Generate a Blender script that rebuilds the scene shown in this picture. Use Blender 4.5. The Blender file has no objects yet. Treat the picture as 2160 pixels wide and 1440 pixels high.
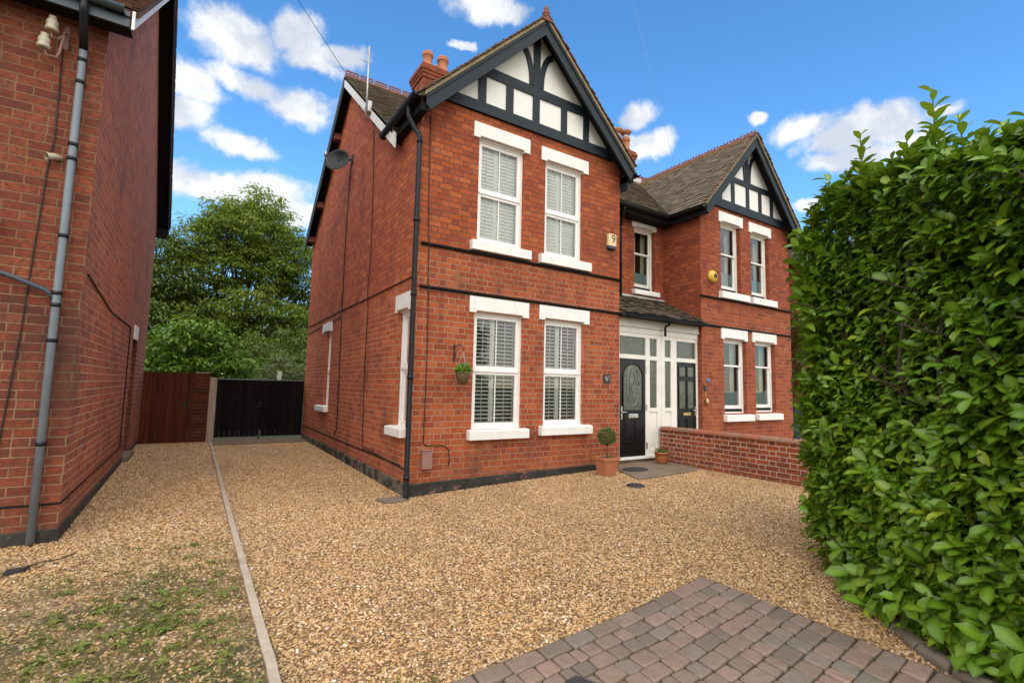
import bpy, bmesh, math, random
import numpy as np
from mathutils import Vector, Matrix
random.seed(7); rng = np.random.default_rng(7)
SC = bpy.context.scene; COL = SC.collection
PI = math.pi

# ------------------------------------------------------------------ camera
CAMP = Vector((-2.639, -6.7187, 1.6))
yaw, pitch, roll, F = 0.574844, 0.0917707, 0.0224311, 1033.64
fw = Vector((math.sin(yaw)*math.cos(pitch), math.cos(yaw)*math.cos(pitch), math.sin(pitch)))
r0 = Vector((math.cos(yaw), -math.sin(yaw), 0)); u0 = r0.cross(fw)
rr = r0*math.cos(roll)+u0*math.sin(roll); uu = -r0*math.sin(roll)+u0*math.cos(roll)
cam = bpy.data.cameras.new('camera'); co = bpy.data.objects.new('camera', cam); COL.objects.link(co)
m = Matrix((rr, uu, -fw)).transposed().to_4x4(); m.translation = CAMP
co.matrix_world = m
cam.sensor_width = 36; cam.lens = F/2160*36; cam.clip_end = 5000; cam.clip_start = .05
SC.camera = co
# ------------------------------------------------------------------ light
SUN_DIR = Vector((-0.36, -0.66, 0.80)).normalized()
SUN_E, SUN_ANG, SKY_S, EXPO = 0.9, 50, 0.12, 0.36
sl = bpy.data.lights.new('sun', 'SUN'); sl.energy = SUN_E; sl.angle = math.radians(SUN_ANG); sl.color = (1, .94, .84)
so = bpy.data.objects.new('sun', sl); COL.objects.link(so); so.rotation_euler = SUN_DIR.to_track_quat('Z', 'Y').to_euler()
SC.view_settings.view_transform = 'Standard'; SC.view_settings.look = 'None'; SC.view_settings.gamma = 1
SC.view_settings.exposure = EXPO; SC.view_settings.use_curve_mapping = False
W = bpy.data.worlds.new("World"); SC.world = W; W.use_nodes = True
try: SC.cycles.max_bounces = 8; SC.cycles.transparent_max_bounces = 24
except Exception: pass

class NT:
    """tiny node helper"""
    def __init__(s, tree): s.t = tree; s.n = tree.nodes; s.l = tree.links
    def add(s, typ, **kw):
        n = s.n.new(typ)
        for k, v in kw.items(): setattr(n, k, v)
        return n
    def put(s, sock, v):
        if isinstance(v, bpy.types.NodeSocket): s.l.new(v, sock)
        elif v is not None:
            if hasattr(sock, 'default_value'):
                dv = sock.default_value
                if hasattr(dv, '__len__') and len(dv) == 4 and len(v) == 3: v = (*v, 1)
            sock.default_value = v
    def m(s, op, a, b=None, c=None, clamp=False):
        n = s.add('ShaderNodeMath', operation=op, use_clamp=clamp)
        for i, v in enumerate((a, b, c)):
            if v is not None: s.put(n.inputs[i], v)
        return n.outputs[0]
    def vm(s, op, a, b=None):
        n = s.add('ShaderNodeVectorMath', operation=op); s.put(n.inputs[0], a)
        if b is not None: s.put(n.inputs[1], b)
        return n.outputs['Value'] if op in ('LENGTH', 'DOT_PRODUCT') else n.outputs[0]
    def mr(s, v, a, b, c=0., d=1., smooth=True):
        n = s.add('ShaderNodeMapRange', interpolation_type='SMOOTHSTEP' if smooth else 'LINEAR')
        for i, x in enumerate((v, a, b, c, d)): s.put(n.inputs[i], x)
        return n.outputs[0]
    def mix(s, f, a, b, mode='MIX'):
        n = s.add('ShaderNodeMix', data_type='RGBA', blend_type=mode)
        s.put(n.inputs[0], f); s.put(n.inputs[6], a); s.put(n.inputs[7], b); return n.outputs[2]
    def noise(s, vec, scale, detail=4., rough=.55, dist=0., out='Fac'):
        n = s.add('ShaderNodeTexNoise'); s.put(n.inputs['Vector'], vec); n.inputs['Scale'].default_value = scale
        n.inputs['Detail'].default_value = detail; n.inputs['Roughness'].default_value = rough; n.inputs['Distortion'].default_value = dist
        return n.outputs[out]
    def ramp(s, f, stops):
        n = s.add('ShaderNodeValToRGB'); s.put(n.inputs[0], f); e = n.color_ramp.elements
        while len(e) < len(stops): e.new(.5)
        for k, (p, c) in enumerate(stops): e[k].position = p; e[k].color = (*c, 1) if len(c) == 3 else c
        return n.outputs[0]
    def comb(s, x, y, z):
        n = s.add('ShaderNodeCombineXYZ')
        for i, v in enumerate((x, y, z)): s.put(n.inputs[i], v)
        return n.outputs[0]

# ---- sky with clouds (Nishita blue, cloud banks; unseen bright cloud behind and overhead added as fill light)
def build_world():
    T = NT(W.node_tree); T.n.clear()
    out = T.add('ShaderNodeOutputWorld'); bg = T.add('ShaderNodeBackground')
    sky = T.add('ShaderNodeTexSky', sky_type='NISHITA', sun_disc=False)
    sky.sun_elevation = math.asin(SUN_DIR.z); sky.sun_rotation = math.atan2(SUN_DIR.x, SUN_DIR.y)
    sky.air_density = 1.0; sky.dust_density = .15; sky.ozone_density = 3.
    d = T.add('ShaderNodeTexCoord').outputs['Generated']
    hs = T.add('ShaderNodeHueSaturation'); hs.inputs['Saturation'].default_value = 1.24; hs.inputs['Value'].default_value = SKY_V
    hs.inputs['Hue'].default_value = .498
    T.put(hs.inputs['Color'], sky.outputs[0])
    sep = T.add('ShaderNodeSeparateXYZ'); T.put(sep.inputs[0], d)
    warp = T.vm('MULTIPLY', T.vm('SUBTRACT', T.noise(d, 8., 5., .6, out='Color'), (.5, .5, .5)), (.07, .07, .07))
    dw = T.vm('ADD', d, warp)
    n1 = T.noise(dw, 9., 10., .62)
    # (direction, horizontal radius, vertical radius)
    blobs = CLOUDS
    field = None
    for (dx, dy, dz, rh, rv) in blobs:
        L = math.hypot(dx, dy); e = (dy/L, -dx/L, 0)
        dif = T.vm('SUBTRACT', dw, (dx, dy, dz))
        a = T.m('DIVIDE', T.vm('DOT_PRODUCT', dif, e), rh)
        upv = Vector((dx, dy, dz)).cross(Vector(e)); upv = -upv if upv.z < 0 else upv
        b = T.m('DIVIDE', T.vm('DOT_PRODUCT', dif, tuple(upv)), rv)
        c = T.m('MULTIPLY', T.vm('DOT_PRODUCT', dif, (dx, dy, dz)), 3.)
        r = T.m('SQRT', T.m('ADD', T.m('ADD', T.m('MULTIPLY', a, a), T.m('MULTIPLY', b, b)), T.m('MULTIPLY', c, c)))
        v = T.m('SUBTRACT', 1., r)
        field = v if field is None else T.m('MAXIMUM', field, v)
    back = T.mr(T.vm('DOT_PRODUCT', d, (-.5, -.8, .25)), -.40, .25, -1.2, .8)
    over = T.mr(sep.outputs[2], .72, .88, -1.2, .8)
    field = T.m('MAXIMUM', T.m('MAXIMUM', T.m('MAXIMUM', field, back), over), -1.)
    dens = T.m('ADD', field, T.m('MULTIPLY', T.m('SUBTRACT', n1, .5), 1.9))
    mask = T.mr(dens, .02, .56)
    n2 = T.noise(T.vm('ADD', dw, (0., 0., .05)), 4.5, 6., .5)
    shade = T.mr(T.m('ADD', n2, T.m('MULTIPLY', T.m('SUBTRACT', n1, .5), 1.0)), .38, .60)
    ccol = T.mix(shade, (.66*CL, .71*CL, .80*CL), (.98*CL, .99*CL, 1.0*CL))
    bk = T.mr(T.vm('DOT_PRODUCT', d, (-.5, -.8, .25)), -.40, .2)
    bk = T.m('MAXIMUM', bk, T.mr(sep.outputs[2], .72, .88))
    ccol = T.mix(bk, ccol, (1.0*CB, .965*CB, .91*CB))
    mask = T.m('MULTIPLY', mask, T.mr(sep.outputs[2], -.02, .05))
    final = T.mix(T.m('MULTIPLY', mask, .96), hs.outputs[0], ccol)
    T.put(bg.inputs[0], final); bg.inputs[1].default_value = SKY_S
    T.l.new(bg.outputs[0], out.inputs[0])
SKY_V, CL, CB = 1.85, 6.9, 14.
def cdir(px, py):
    v = rr*(px-1080)/F - uu*(py-720)/F + fw
    return v.normalized(), 1/math.sqrt(1+((px-1080)**2+(py-720)**2)/F**2)
CLOUDS = []
for (px, py, hw, hh) in ((520,80,105,62),(625,75,72,55),(650,120,85,34),(545,185,100,34),(620,222,88,48),(400,185,74,46),(385,240,62,40),(495,300,82,28),
                         (430,385,120,45),(560,395,105,42),(610,440,80,30),(735,120,60,24),(1030,12,92,30),(1085,28,42,22),(1345,240,48,26),(1370,300,52,32),(975,92,26,9),
                         (1690,275,85,36),(1790,285,120,44),(1880,265,85,44),(1790,335,90,28),(1950,295,55,24),(1995,228,45,17),(1585,245,18,12),(2090,330,80,20),(1700,437,40,14)):
    v, k = cdir(px, py)
    CLOUDS.append((v.x, v.y, v.z, hw*k/F*1.12, hh*k/F*1.15))
build_world()

# ------------------------------------------------------------------ mesh helpers
class MB:
    def __init__(s): s.v = []; s.f = []; s.c = []; s.sm = []
    def poly(s, pts, col=None, smooth=False):
        b = len(s.v); s.v.extend([tuple(p) for p in pts]); s.f.append(tuple(range(b, b+len(pts)))); s.c.append(col); s.sm.append(smooth)
    def mesh(s, vs, fs, col=None, smooth=False):
        b = len(s.v); s.v.extend([tuple(p) for p in vs])
        for f in fs: s.f.append(tuple(b+i for i in f)); s.c.append(col); s.sm.append(smooth)
    def box(s, x0, x1, y0, y1, z0, z1, T=None, col=None):
        P = [(x, y, z) for x in (x0, x1) for y in (y0, y1) for z in (z0, z1)]
        if T: P = [T(*p) for p in P]
        s.mesh(P, [(0,1,3,2),(4,6,7,5),(0,4,5,1),(2,3,7,6),(0,2,6,4),(1,5,7,3)], col)
    def prism(s, prof, T, a0, a1, col=None):
        """profile points (p,q) extruded from a0 to a1; T(a,p,q)->xyz"""
        n = len(prof); A = [T(a0, *p) for p in prof]+[T(a1, *p) for p in prof]
        s.mesh(A, [tuple(range(n)), tuple(range(2*n-1, n-1, -1))]+[(i, (i+1) % n, n+(i+1) % n, n+i) for i in range(n)], col)
    def tube(s, pts, r, n=8, col=None, cap=True):
        pts = [Vector(p) for p in pts]; R = r if isinstance(r, (list, tuple)) else [r]*len(pts)
        rings = []; up = None
        for i, p in enumerate(pts):
            t = (pts[min(i+1, len(pts)-1)]-pts[max(i-1, 0)]).normalized()
            if up is None:
                up = Vector((0, 0, 1)) if abs(t.z) < .9 else Vector((1, 0, 0))
            a = t.cross(up).normalized(); b = a.cross(t).normalized(); up = b
            rings.append([p+(a*math.cos(2*PI*k/n)+b*math.sin(2*PI*k/n))*R[i] for k in range(n)])
        vs = [q for g in rings for q in g]; fs = []
        for i in range(len(rings)-1):
            for k in range(n): fs.append((i*n+k, i*n+(k+1) % n, (i+1)*n+(k+1) % n, (i+1)*n+k))
        if cap: fs += [tuple(range(n-1, -1, -1)), tuple((len(rings)-1)*n+k for k in range(n))]
        s.mesh(vs, fs, col, True)
    def lathe(s, prof, c, n=20, sx=1., sy=1., col=None, smooth=True, square=False, rot=0.):
        vs = []; fs = []
        for (r, z) in prof:
            for k in range(n):
                a = 2*PI*(k+.5)/n+rot; x, y = math.cos(a), math.sin(a)
                if square:
                    q = max(abs(x), abs(y)); x, y = x/q**.9, y/q**.9
                vs.append((c[0]+x*r*sx, c[1]+y*r*sy, c[2]+z))
        for i in range(len(prof)-1):
            for k in range(n): fs.append((i*n+k, i*n+(k+1) % n, (i+1)*n+(k+1) % n, (i+1)*n+k))
        fs += [tuple(range(n-1, -1, -1)), tuple((len(prof)-1)*n+k for k in range(n))]
        s.mesh(vs, fs, col, smooth)
    def build(s, name, mat, parent=None, recalc=False, bevel=0, origin=None):
        me = bpy.data.meshes.new(name); V = s.v
        if parent is not None and parent.get('_o'): pass
        me.from_pydata(V, [], s.f)
        if any(c is not None for c in s.c):
            at = me.color_attributes.new('Col', 'FLOAT_COLOR', 'CORNER')
            buf = []
            for f, c in zip(s.f, s.c):
                c = c if c is not None else (.5, .5, .5)
                buf += [c[0], c[1], c[2], 1.]*len(f)
            at.data.foreach_set('color', buf)
        me.polygons.foreach_set('use_smooth', s.sm)
        if recalc or bevel:
            bm = bmesh.new(); bm.from_mesh(me)
            bmesh.ops.recalc_face_normals(bm, faces=bm.faces); bm.to_mesh(me); bm.free()
        me.validate(); me.update()
        o = bpy.data.objects.new(name, me); COL.objects.link(o); me.materials.append(mat)
        if parent is not None:
            o.parent = parent; o.matrix_parent_inverse = parent_inv(parent)
        if bevel:
            b = o.modifiers.new('bevel', 'BEVEL'); b.width = bevel; b.segments = 2; b.limit_method = 'ANGLE'; b.angle_limit = .7
        return o
def parent_inv(p):   # parts are modelled in world coordinates
    return Matrix.Identity(4) if p.parent is not None else Matrix.Translation(-p.location)
def tag(o, label=None, cat=None, group=None, kind=None):
    if label: o['label'] = label
    if cat: o['category'] = cat
    if group: o['group'] = group
    if kind: o['kind'] = kind
    return o
def thing(name, loc, label, cat, group=None):
    o = bpy.data.objects.new(name, None); COL.objects.link(o); o.location = loc; o.empty_display_size = .2
    return tag(o, label, cat, group)
def front(yw):   # wall facing -y : a=x, d=outwards, z
    return lambda a, d, z: (a, yw-d, z)
def side(xw):    # wall facing -x : a=y
    return lambda a, d, z: (xw-d, a, z)
def wallgrid(mb, T, a0, a1, z0, z1, holes=(), depth=.12):
    A = sorted({a0, a1, *[h[0] for h in holes], *[h[1] for h in holes]}); Z = sorted({z0, z1, *[h[2] for h in holes], *[h[3] for h in holes]})
    for i in range(len(A)-1):
        for j in range(len(Z)-1):
            ca, cz = (A[i]+A[i+1])/2, (Z[j]+Z[j+1])/2
            if any(h[0] < ca < h[1] and h[2] < cz < h[3] for h in holes): continue
            mb.poly([T(A[i], 0, Z[j]), T(A[i+1], 0, Z[j]), T(A[i+1], 0, Z[j+1]), T(A[i], 0, Z[j+1])])
    for (b0, b1, c0, c1) in holes:
        for P in (((b0, c0), (b0, c1)), ((b1, c0), (b1, c1)), ((b0, c0), (b1, c0)), ((b0, c1), (b1, c1))):
            (p, q), (r, t) = P; mb.poly([T(p, 0, q), T(r, 0, t), T(r, -depth, t), T(p, -depth, q)])

def gz(x, y):
    s = 0.045*max(x, 0); s = .2*(1-math.exp(-s/.2*1.05)) if s > 0 else 0
    return s*1.15+.007*max(min(y, 12), 0)

# ------------------------------------------------------------------ materials
def newmat(name):
    m = bpy.data.materials.new(name); m.use_nodes = True; T = NT(m.node_tree); b = T.n['Principled BSDF']
    return m, T, b
def setb(T, b, **kw):
    for k, v in kw.items(): T.put(b.inputs[k.replace('_', ' ')], v)
def bump(T, b, h, strength=.3, dist=.01):
    n = T.add('ShaderNodeBump'); n.inputs['Strength'].default_value = strength; n.inputs['Distance'].default_value = dist
    T.put(n.inputs['Height'], h); T.l.new(n.outputs[0], b.inputs['Normal'])
def simple(name, col, rough=.5, var=.12, scale=8., metallic=0., bumps=.0, spec=.5, dirt=0., dirtcol=(.1, .09, .07)):
    m, T, b = newmat(name)
    pos = T.add('ShaderNodeNewGeometry').outputs['Position']
    n = T.noise(pos, scale, 5., .6)
    f = T.mr(n, .3, .7, 1-var, 1+var, False)
    c = T.mix(1., col, T.comb(f, f, f), 'MULTIPLY')
    if dirt: c = T.mix(T.mr(T.noise(T.vm('MULTIPLY', pos, (1, 1, .35)), scale*.8, 8., .7), .52, .8, 0, dirt), c, dirtcol)
    setb(T, b, Base_Color=c, Roughness=T.mr(n, .3, .7, max(rough-.08, .02), min(rough+.1, 1), False), Metallic=metallic)
    b.inputs['Specular IOR Level'].default_value = spec
    if bumps: bump(T, b, T.noise(pos, scale*12, 4., .6), bumps, .004)
    return m

def brick_mat(name, mode='flemish', h=.0885, warm=1., mortar_split=3.7, lo=(.36, .235, .155), hi=(.085, .040, .028), dark=.14, grime=.3, sidelo=None, wob=.002, side_lit=1.0, mw=1.0, soot=.75):
    m, T, b = newmat(name)
    g = T.add('ShaderNodeNewGeometry'); pos = g.outputs['Position']
    sp = T.add('ShaderNodeSeparateXYZ'); T.put(sp.inputs[0], pos); X, Y, Z = sp.outputs
    sn = T.add('ShaderNodeSeparateXYZ'); T.put(sn.inputs[0], g.outputs['True Normal'])
    isx = T.m('GREATER_THAN', T.m('ABSOLUTE', sn.outputs[0]), .6)
    u = T.m('ADD', T.m('MULTIPLY', isx, Y), T.m('MULTIPLY', T.m('SUBTRACT', 1., isx), X))
    nz = T.add('ShaderNodeSeparateXYZ'); T.put(nz.inputs[0], T.noise(pos, 9., 2., .5, out='Color'))
    u = T.m('ADD', u, T.m('MULTIPLY', T.m('SUBTRACT', nz.outputs[0], .5), wob*5)); v = T.m('ADD', Z, T.m('MULTIPLY', T.m('SUBTRACT', nz.outputs[1], .5), wob*5))
    vr = T.m('DIVIDE', v, h); row = T.m('FLOOR', vr); fv = T.m('FRACT', vr)
    odd = T.m('FLOORED_MODULO', row, 2.)
    per, t = (.335, 2/3.) if mode == 'flemish' else (.26, 1.0)
    rj = T.add('ShaderNodeTexWhiteNoise', noise_dimensions='1D'); T.put(rj.inputs['W'], row)
    U = T.m('ADD', T.m('DIVIDE', u, per), T.m('ADD', T.m('MULTIPLY', odd, .5), T.m('MULTIPLY', rj.outputs['Value'], .06)))
    cc = T.m('FLOOR', U); fu = T.m('FRACT', U)
    if mode == 'flemish':
        hd = T.m('GREATER_THAN', fu, t)
        du = T.m('MINIMUM', T.m('MINIMUM', fu, T.m('SUBTRACT', 1., fu)), T.m('ABSOLUTE', T.m('SUBTRACT', fu, t)))
    else:
        # some bricks split into two halves at random
        wn = T.add('ShaderNodeTexWhiteNoise', noise_dimensions='3D'); T.put(wn.inputs['Vector'], T.comb(cc, row, 5.))
        sp2 = T.m('GREATER_THAN', wn.outputs['Value'], .8)
        hd = T.m('MULTIPLY', sp2, T.m('GREATER_THAN', fu, .5))
        du = T.m('MINIMUM', T.m('MINIMUM', fu, T.m('SUBTRACT', 1., fu)), T.m('ADD', T.m('ABSOLUTE', T.m('SUBTRACT', fu, .5)), T.m('MULTIPLY', T.m('SUBTRACT', 1., sp2), 1.)))
    du = T.m('MULTIPLY', du, per); dv = T.m('MULTIPLY', T.m('MINIMUM', fv, T.m('SUBTRACT', 1., fv)), h)
    en = T.m('MULTIPLY', T.m('SUBTRACT', T.noise(pos, 60., 3., .6), .5), .007)
    dd = T.m('ADD', T.m('MINIMUM', du, dv), en)
    brick = T.mr(dd, .0035*mw, .0075*mw)
    wn = T.add('ShaderNodeTexWhiteNoise', noise_dimensions='3D'); T.put(wn.inputs['Vector'], T.comb(T.m('ADD', cc, T.m('MULTIPLY', hd, .37)), row, isx))
    rnd = wn.outputs['Value']
    w = warm
    rnd_ = T.m('ADD', T.m('MULTIPLY', rnd, .90), .08)
    bc = T.ramp(rnd_, [(0, (.19*w, .042*w, .020)), (dark, (.30*w, .062*w, .022)), (.45, (.37*w, .078*w, .022)), (.75, (.42*w, .094*w, .025)), (.94, (.46*w, .115*w, .030)), (1, (.42*w, .14*w, .06))])
    # fired faces: blotches inside each brick
    bl = T.noise(T.vm('ADD', pos, T.comb(T.m('MULTIPLY', rnd, 9.), 0., 0.)), 26., 6., .65)
    bc = T.mix(T.mr(bl, .42 if soot < .9 else .36, .74 if soot < .9 else .66, 0, .6 if soot < .9 else .8), bc, (.14, .036, .020) if soot < .9 else (.085, .034, .022))
    bc = T.mix(T.mr(T.noise(pos, 90., 3., .6), .56, .75, 0, .3), bc, (.50, .19, .10))
    hdk = T.m('MULTIPLY', hd, .12); bc = T.mix(hdk, bc, (.12, .035, .03))
    # mortar
    sw = T.mr(T.m('ADD', Z, T.m('MULTIPLY', T.m('SUBTRACT', T.noise(pos, .9, 4., .6), .5), 1.6)), mortar_split-.25, mortar_split+.25)
    if sidelo: sw = T.m('MAXIMUM', sw, T.m('MULTIPLY', isx, T.mr(T.m('ADD', Z, T.m('MULTIPLY', T.m('SUBTRACT', T.noise(pos, .7, 4., .6), .5), 2.4)), sidelo-.6, sidelo+.6)))
    mc = T.mix(sw, lo, hi)
    mc = T.mix(T.mr(T.noise(pos, 5., 5., .7), .45, .7, 0, .7), mc, tuple(.45*x for x in lo))
    col = T.mix(brick, mc, bc)
    # grime streaks and soot patches
    gr = T.noise(T.vm('MULTIPLY', pos, (1., 1., .55)), 1.5, 9., .68)
    col = T.mix(T.mr(gr, .50, .72, 0, grime), col, (.07, .032, .024))
    ef = T.noise(T.vm('ADD', pos, (9., 3., 1.)), 2.3, 6., .6)
    col = T.mix(T.mr(ef, .60, .8, 0, .22), col, (.50, .27, .17))
    if side_lit != 1.0:   # light missing on the side walls is painted in as a paler brick colour
        col = T.mix(isx, col, T.mix(1., col, (side_lit, side_lit*1.06, side_lit*1.12), 'MULTIPLY'))
    # soot marks: small irregular dark licks on the faces, and splash dirt near the ground
    lk = T.noise(T.vm('MULTIPLY', pos, (1., 1., 2.2)), 11., 6., .7, 1.5)
    col = T.mix(T.m('MULTIPLY', T.mr(lk, .60, .68), T.mr(gr, .42, .6, .1, soot)), col, (.055, .026, .02))
    col = T.mix(T.m('MULTIPLY', T.mr(Z, .75, .1), T.mr(T.noise(pos, 6., 6., .7), .4, .65, .1, .55)), col, (.17, .075, .045))
    setb(T, b, Base_Color=col, Roughness=.86); b.inputs['Specular IOR Level'].default_value = .3
    hgt = T.m('ADD', brick, T.m('MULTIPLY', T.noise(pos, 70., 4., .65), .35))
    bump(T, b, hgt, .55, .009)
    return m
M = {}
M['brick'] = brick_mat('brick', sidelo=2.9, warm=.92, grime=.6, side_lit=1.34, lo=(.36, .24, .165))
M['brick2'] = brick_mat('brick_neighbour', sidelo=2.6, warm=.80, lo=(.30, .16, .10), mortar_split=3.6, dark=.2)
M['brick_left'] = brick_mat('brick_left', 'running', h=.0915, warm=.60, lo=(.27, .18, .10), hi=(.22, .13, .07), mortar_split=3., dark=.25, grime=.8, side_lit=1.95, soot=.95, sidelo=2.2)
M['brick_wall'] = brick_mat('brick_garden', h=.082, warm=.80, lo=(.52, .40, .32), hi=(.52, .40, .32), mw=1.35, dark=.40, grime=.3, wob=.003)
M['brick_chim'] = brick_mat('brick_chimney', h=.08, warm=.7, lo=(.12, .06, .04), hi=(.12, .06, .04), grime=.6)
M['white'] = simple('white_painted_stone', (.78, .77, .745), .6, .05, 7., bumps=.35, dirt=.42, dirtcol=(.42, .38, .31))
M['upvc'] = simple('white_frame', (.82, .81, .79), .3, .03, 4., dirt=.1, dirtcol=(.45, .42, .36))
M['oldwhite'] = simple('old_white_paint', (.74, .72, .67), .5, .06, 6., dirt=.35, dirtcol=(.36, .33, .28), bumps=.1)
M['cream'] = simple('render_panel', (.78, .77, .73), .7, .04, 3., dirt=.12, dirtcol=(.5, .46, .38))
M['timber'] = simple('dark_timber', (.011, .019, .027), .55, .25, 5., bumps=.15, dirt=.15, dirtcol=(.03, .035, .04), spec=.3)
M['soffit'] = simple('soffit_black', (.008, .009, .011), .75, .2, 4., spec=.2)
M['black'] = simple('black_plastic', (.007, .009, .012), .45, .2, 6., dirt=.15, dirtcol=(.025, .028, .032), spec=.3)
M['grey'] = simple('grey_plastic', (.17, .205, .24), .42, .12, 5., dirt=.35, dirtcol=(.20, .22, .23))
M['darkgrey'] = simple('dark_grey_paint', (.045, .065, .085), .4, .15, 5.)
M['cable'] = simple('cable', (.012, .011, .011), .6)
M['terra'] = simple('terracotta', (.42, .155, .07), .75, .14, 12., bumps=.2, dirt=.4, dirtcol=(.24, .11, .06))
M['glazed'] = simple('glazed_terracotta', (.36, .12, .035), .3, .18, 10.)
M['ridge'] = simple('ridge_tile', (.20, .07, .045), .8, .3, 9., dirt=.8, dirtcol=(.12, .07, .05))
M['ridgemortar'] = simple('ridge_bedding', (.34, .22, .085), .9, .3, 10., bumps=.4, dirt=.6, dirtcol=(.16, .11, .05))
M['verge'] = simple('verge_mortar', (.30, .235, .13), .9, .25, 14., bumps=.5, dirt=.6, dirtcol=(.12, .09, .05))
M['lead'] = simple('lead_flashing', (.48, .48, .47), .55, .15, 9.)
M['stone'] = simple('concrete_slab', (.185, .14, .10), .85, .2, 4., bumps=.4, dirt=.7, dirtcol=(.10, .078, .05))
M['concrete'] = simple('concrete_edging', (.40, .33, .265), .85, .15, 9., bumps=.3, dirt=.5, dirtcol=(.15, .12, .08))
M['iron'] = simple('cast_iron', (.028, .028, .031), .6, .3, 30., bumps=.5, dirt=.3)
M['metal'] = simple('galvanised', (.42, .42, .42), .4, .15, 10., metallic=.7)
M['brass'] = simple('brass', (.55, .40, .16), .35, .1, 10., metallic=.8)
M['chrome'] = simple('chrome', (.62, .62, .60), .28, .1, 10., metallic=.9)
M['came'] = simple('lead_came', (.30, .32, .30), .4, .1, 10., metallic=.6)
M['doorblack'] = simple('black_door', (.005, .006, .007), .32, .2, 6., spec=.35)
M['rust'] = simple('brown_metal_box', (.27, .145, .12), .6, .12, 9.)
M['ivory'] = simple('ivory_plastic', (.66, .52, .29), .45, .08, 9.)
M['yellow'] = simple('yellow_plastic', (.62, .40, .045), .4, .1, 9.)
M['navy'] = simple('navy_plastic', (.012, .03, .07), .35)
M['porcelain'] = simple('porcelain', (.46, .40, .29), .3, .15, 14., dirt=.4, dirtcol=(.25, .2, .13))
M['soil'] = simple('soil', (.045, .03, .02), .95, .3, 40., bumps=.6)
M['bark'] = simple('bark', (.06, .045, .032), .9, .3, 8., bumps=.5)
M['wicker'] = simple('wicker', (.13, .075, .04), .85, .4, 60., bumps=.8)
M['chain'] = simple('chain', (.30, .27, .25), .5)
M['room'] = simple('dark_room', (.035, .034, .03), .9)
M['film'] = simple('frosted_film', (.17, .27, .27), .5, .05)
M['curtain'] = simple('curtain', (.62, .65, .50), .9, .1, 6.)
M['shutter'] = simple('shutter', (.84, .85, .80), .5, .03)
M['bin'] = simple('dark_blue_bin', (.012, .03, .055), .4, .15)
M['rubber'] = simple('rubber', (.03, .032, .034), .85, .3, 50., bumps=.7)

def wood(name, c1, c2, rough=.6, spec=.3):
    m, T, b = newmat(name); pos = T.add('ShaderNodeNewGeometry').outputs['Position']
    at = T.add('ShaderNodeAttribute', attribute_name='Col').outputs['Fac']
    n = T.noise(T.vm('ADD', T.vm('MULTIPLY', pos, (22., 22., 1.3)), T.comb(T.m('MULTIPLY', at, 40.), 0, 0)), 1.2, 7., .65, .6)
    c = T.mix(T.mr(n, .3, .72), c1, c2); f = T.mr(at, 0., 1., .65, 1.3, False)
    setb(T, b, Base_Color=T.mix(1., c, T.comb(f, f, f), 'MULTIPLY'), Roughness=rough); b.inputs['Specular IOR Level'].default_value = spec; bump(T, b, n, .3, .004)
    return m
M['brownwood'] = wood('brown_stained_boards', (.125, .026, .009), (.04, .010, .005), .6, .18)
M['blackwood'] = wood('black_stained_boards', (.004, .004, .005), (.011, .010, .009), .85, .12)
M['palewood'] = wood('weathered_post', (.42, .34, .28), (.27, .20, .16), .8)
M['fence'] = wood('weathered_fence', (.15, .10, .07), (.08, .055, .04), .8)

def tile_mat(name, a, bcol, moss=.35):
    m, T, b = newmat(name); pos = T.add('ShaderNodeNewGeometry').outputs['Position']
    at = T.add('ShaderNodeAttribute', attribute_name='Col').outputs['Fac']
    c = T.mix(at, a, bcol); c = T.mix(T.mr(T.noise(pos, 18., 6., .7), .42, .7, 0, .6), c, (.20, .17, .12))
    c = T.mix(T.mr(T.noise(pos, 2.2, 7., .7), .5, .72, 0, moss), c, (.115, .085, .02))
    c = T.mix(T.mr(T.noise(pos, 60., 4., .7), .60, .75, 0, .4), c, (.32, .30, .24))
    setb(T, b, Base_Color=c, Roughness=.9); bump(T, b, T.noise(pos, 70., 4., .7), .6, .006); return m
M['tile'] = tile_mat('clay_tiles', (.095, .072, .052), (.22, .175, .125))
M['tilemoss'] = tile_mat('mossy_tiles', (.05, .038, .028), (.13, .088, .06), .75)
M['tilebrown'] = tile_mat('brown_edge_tiles', (.075, .035, .024), (.17, .085, .055), .5)
M['tilered'] = tile_mat('red_tiles', (.10, .035, .022), (.22, .085, .05), .3)

def glass_mat(name, tint=(.95, .975, .96), refl=1.45, rough=.01, base=.05):
    m, T, b = newmat(name); T.n.remove(b); out = T.n['Material Output']
    tr = T.add('ShaderNodeBsdfTransparent'); tr.inputs[0].default_value = (*tint, 1)
    gl = T.add('ShaderNodeBsdfGlossy'); gl.inputs['Roughness'].default_value = rough
    pos = T.add('ShaderNodeNewGeometry').outputs['Position']
    bn = T.add('ShaderNodeBump'); bn.inputs['Strength'].default_value = .05; bn.inputs['Distance'].default_value = .02
    T.put(bn.inputs['Height'], T.noise(pos, 2.5, 2., .5)); T.l.new(bn.outputs[0], gl.inputs['Normal'])
    fr = T.add('ShaderNodeFresnel'); fr.inputs[0].default_value = refl
    f = T.m('ADD', T.m('MULTIPLY', fr.outputs[0], 1.35), base, clamp=True)
    mx = T.add('ShaderNodeMixShader'); T.put(mx.inputs[0], f); T.l.new(tr.outputs[0], mx.inputs[1]); T.l.new(gl.outputs[0], mx.inputs[2])
    T.l.new(mx.outputs[0], out.inputs[0]); return m
M['glass'] = glass_mat('window_glass')
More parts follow.
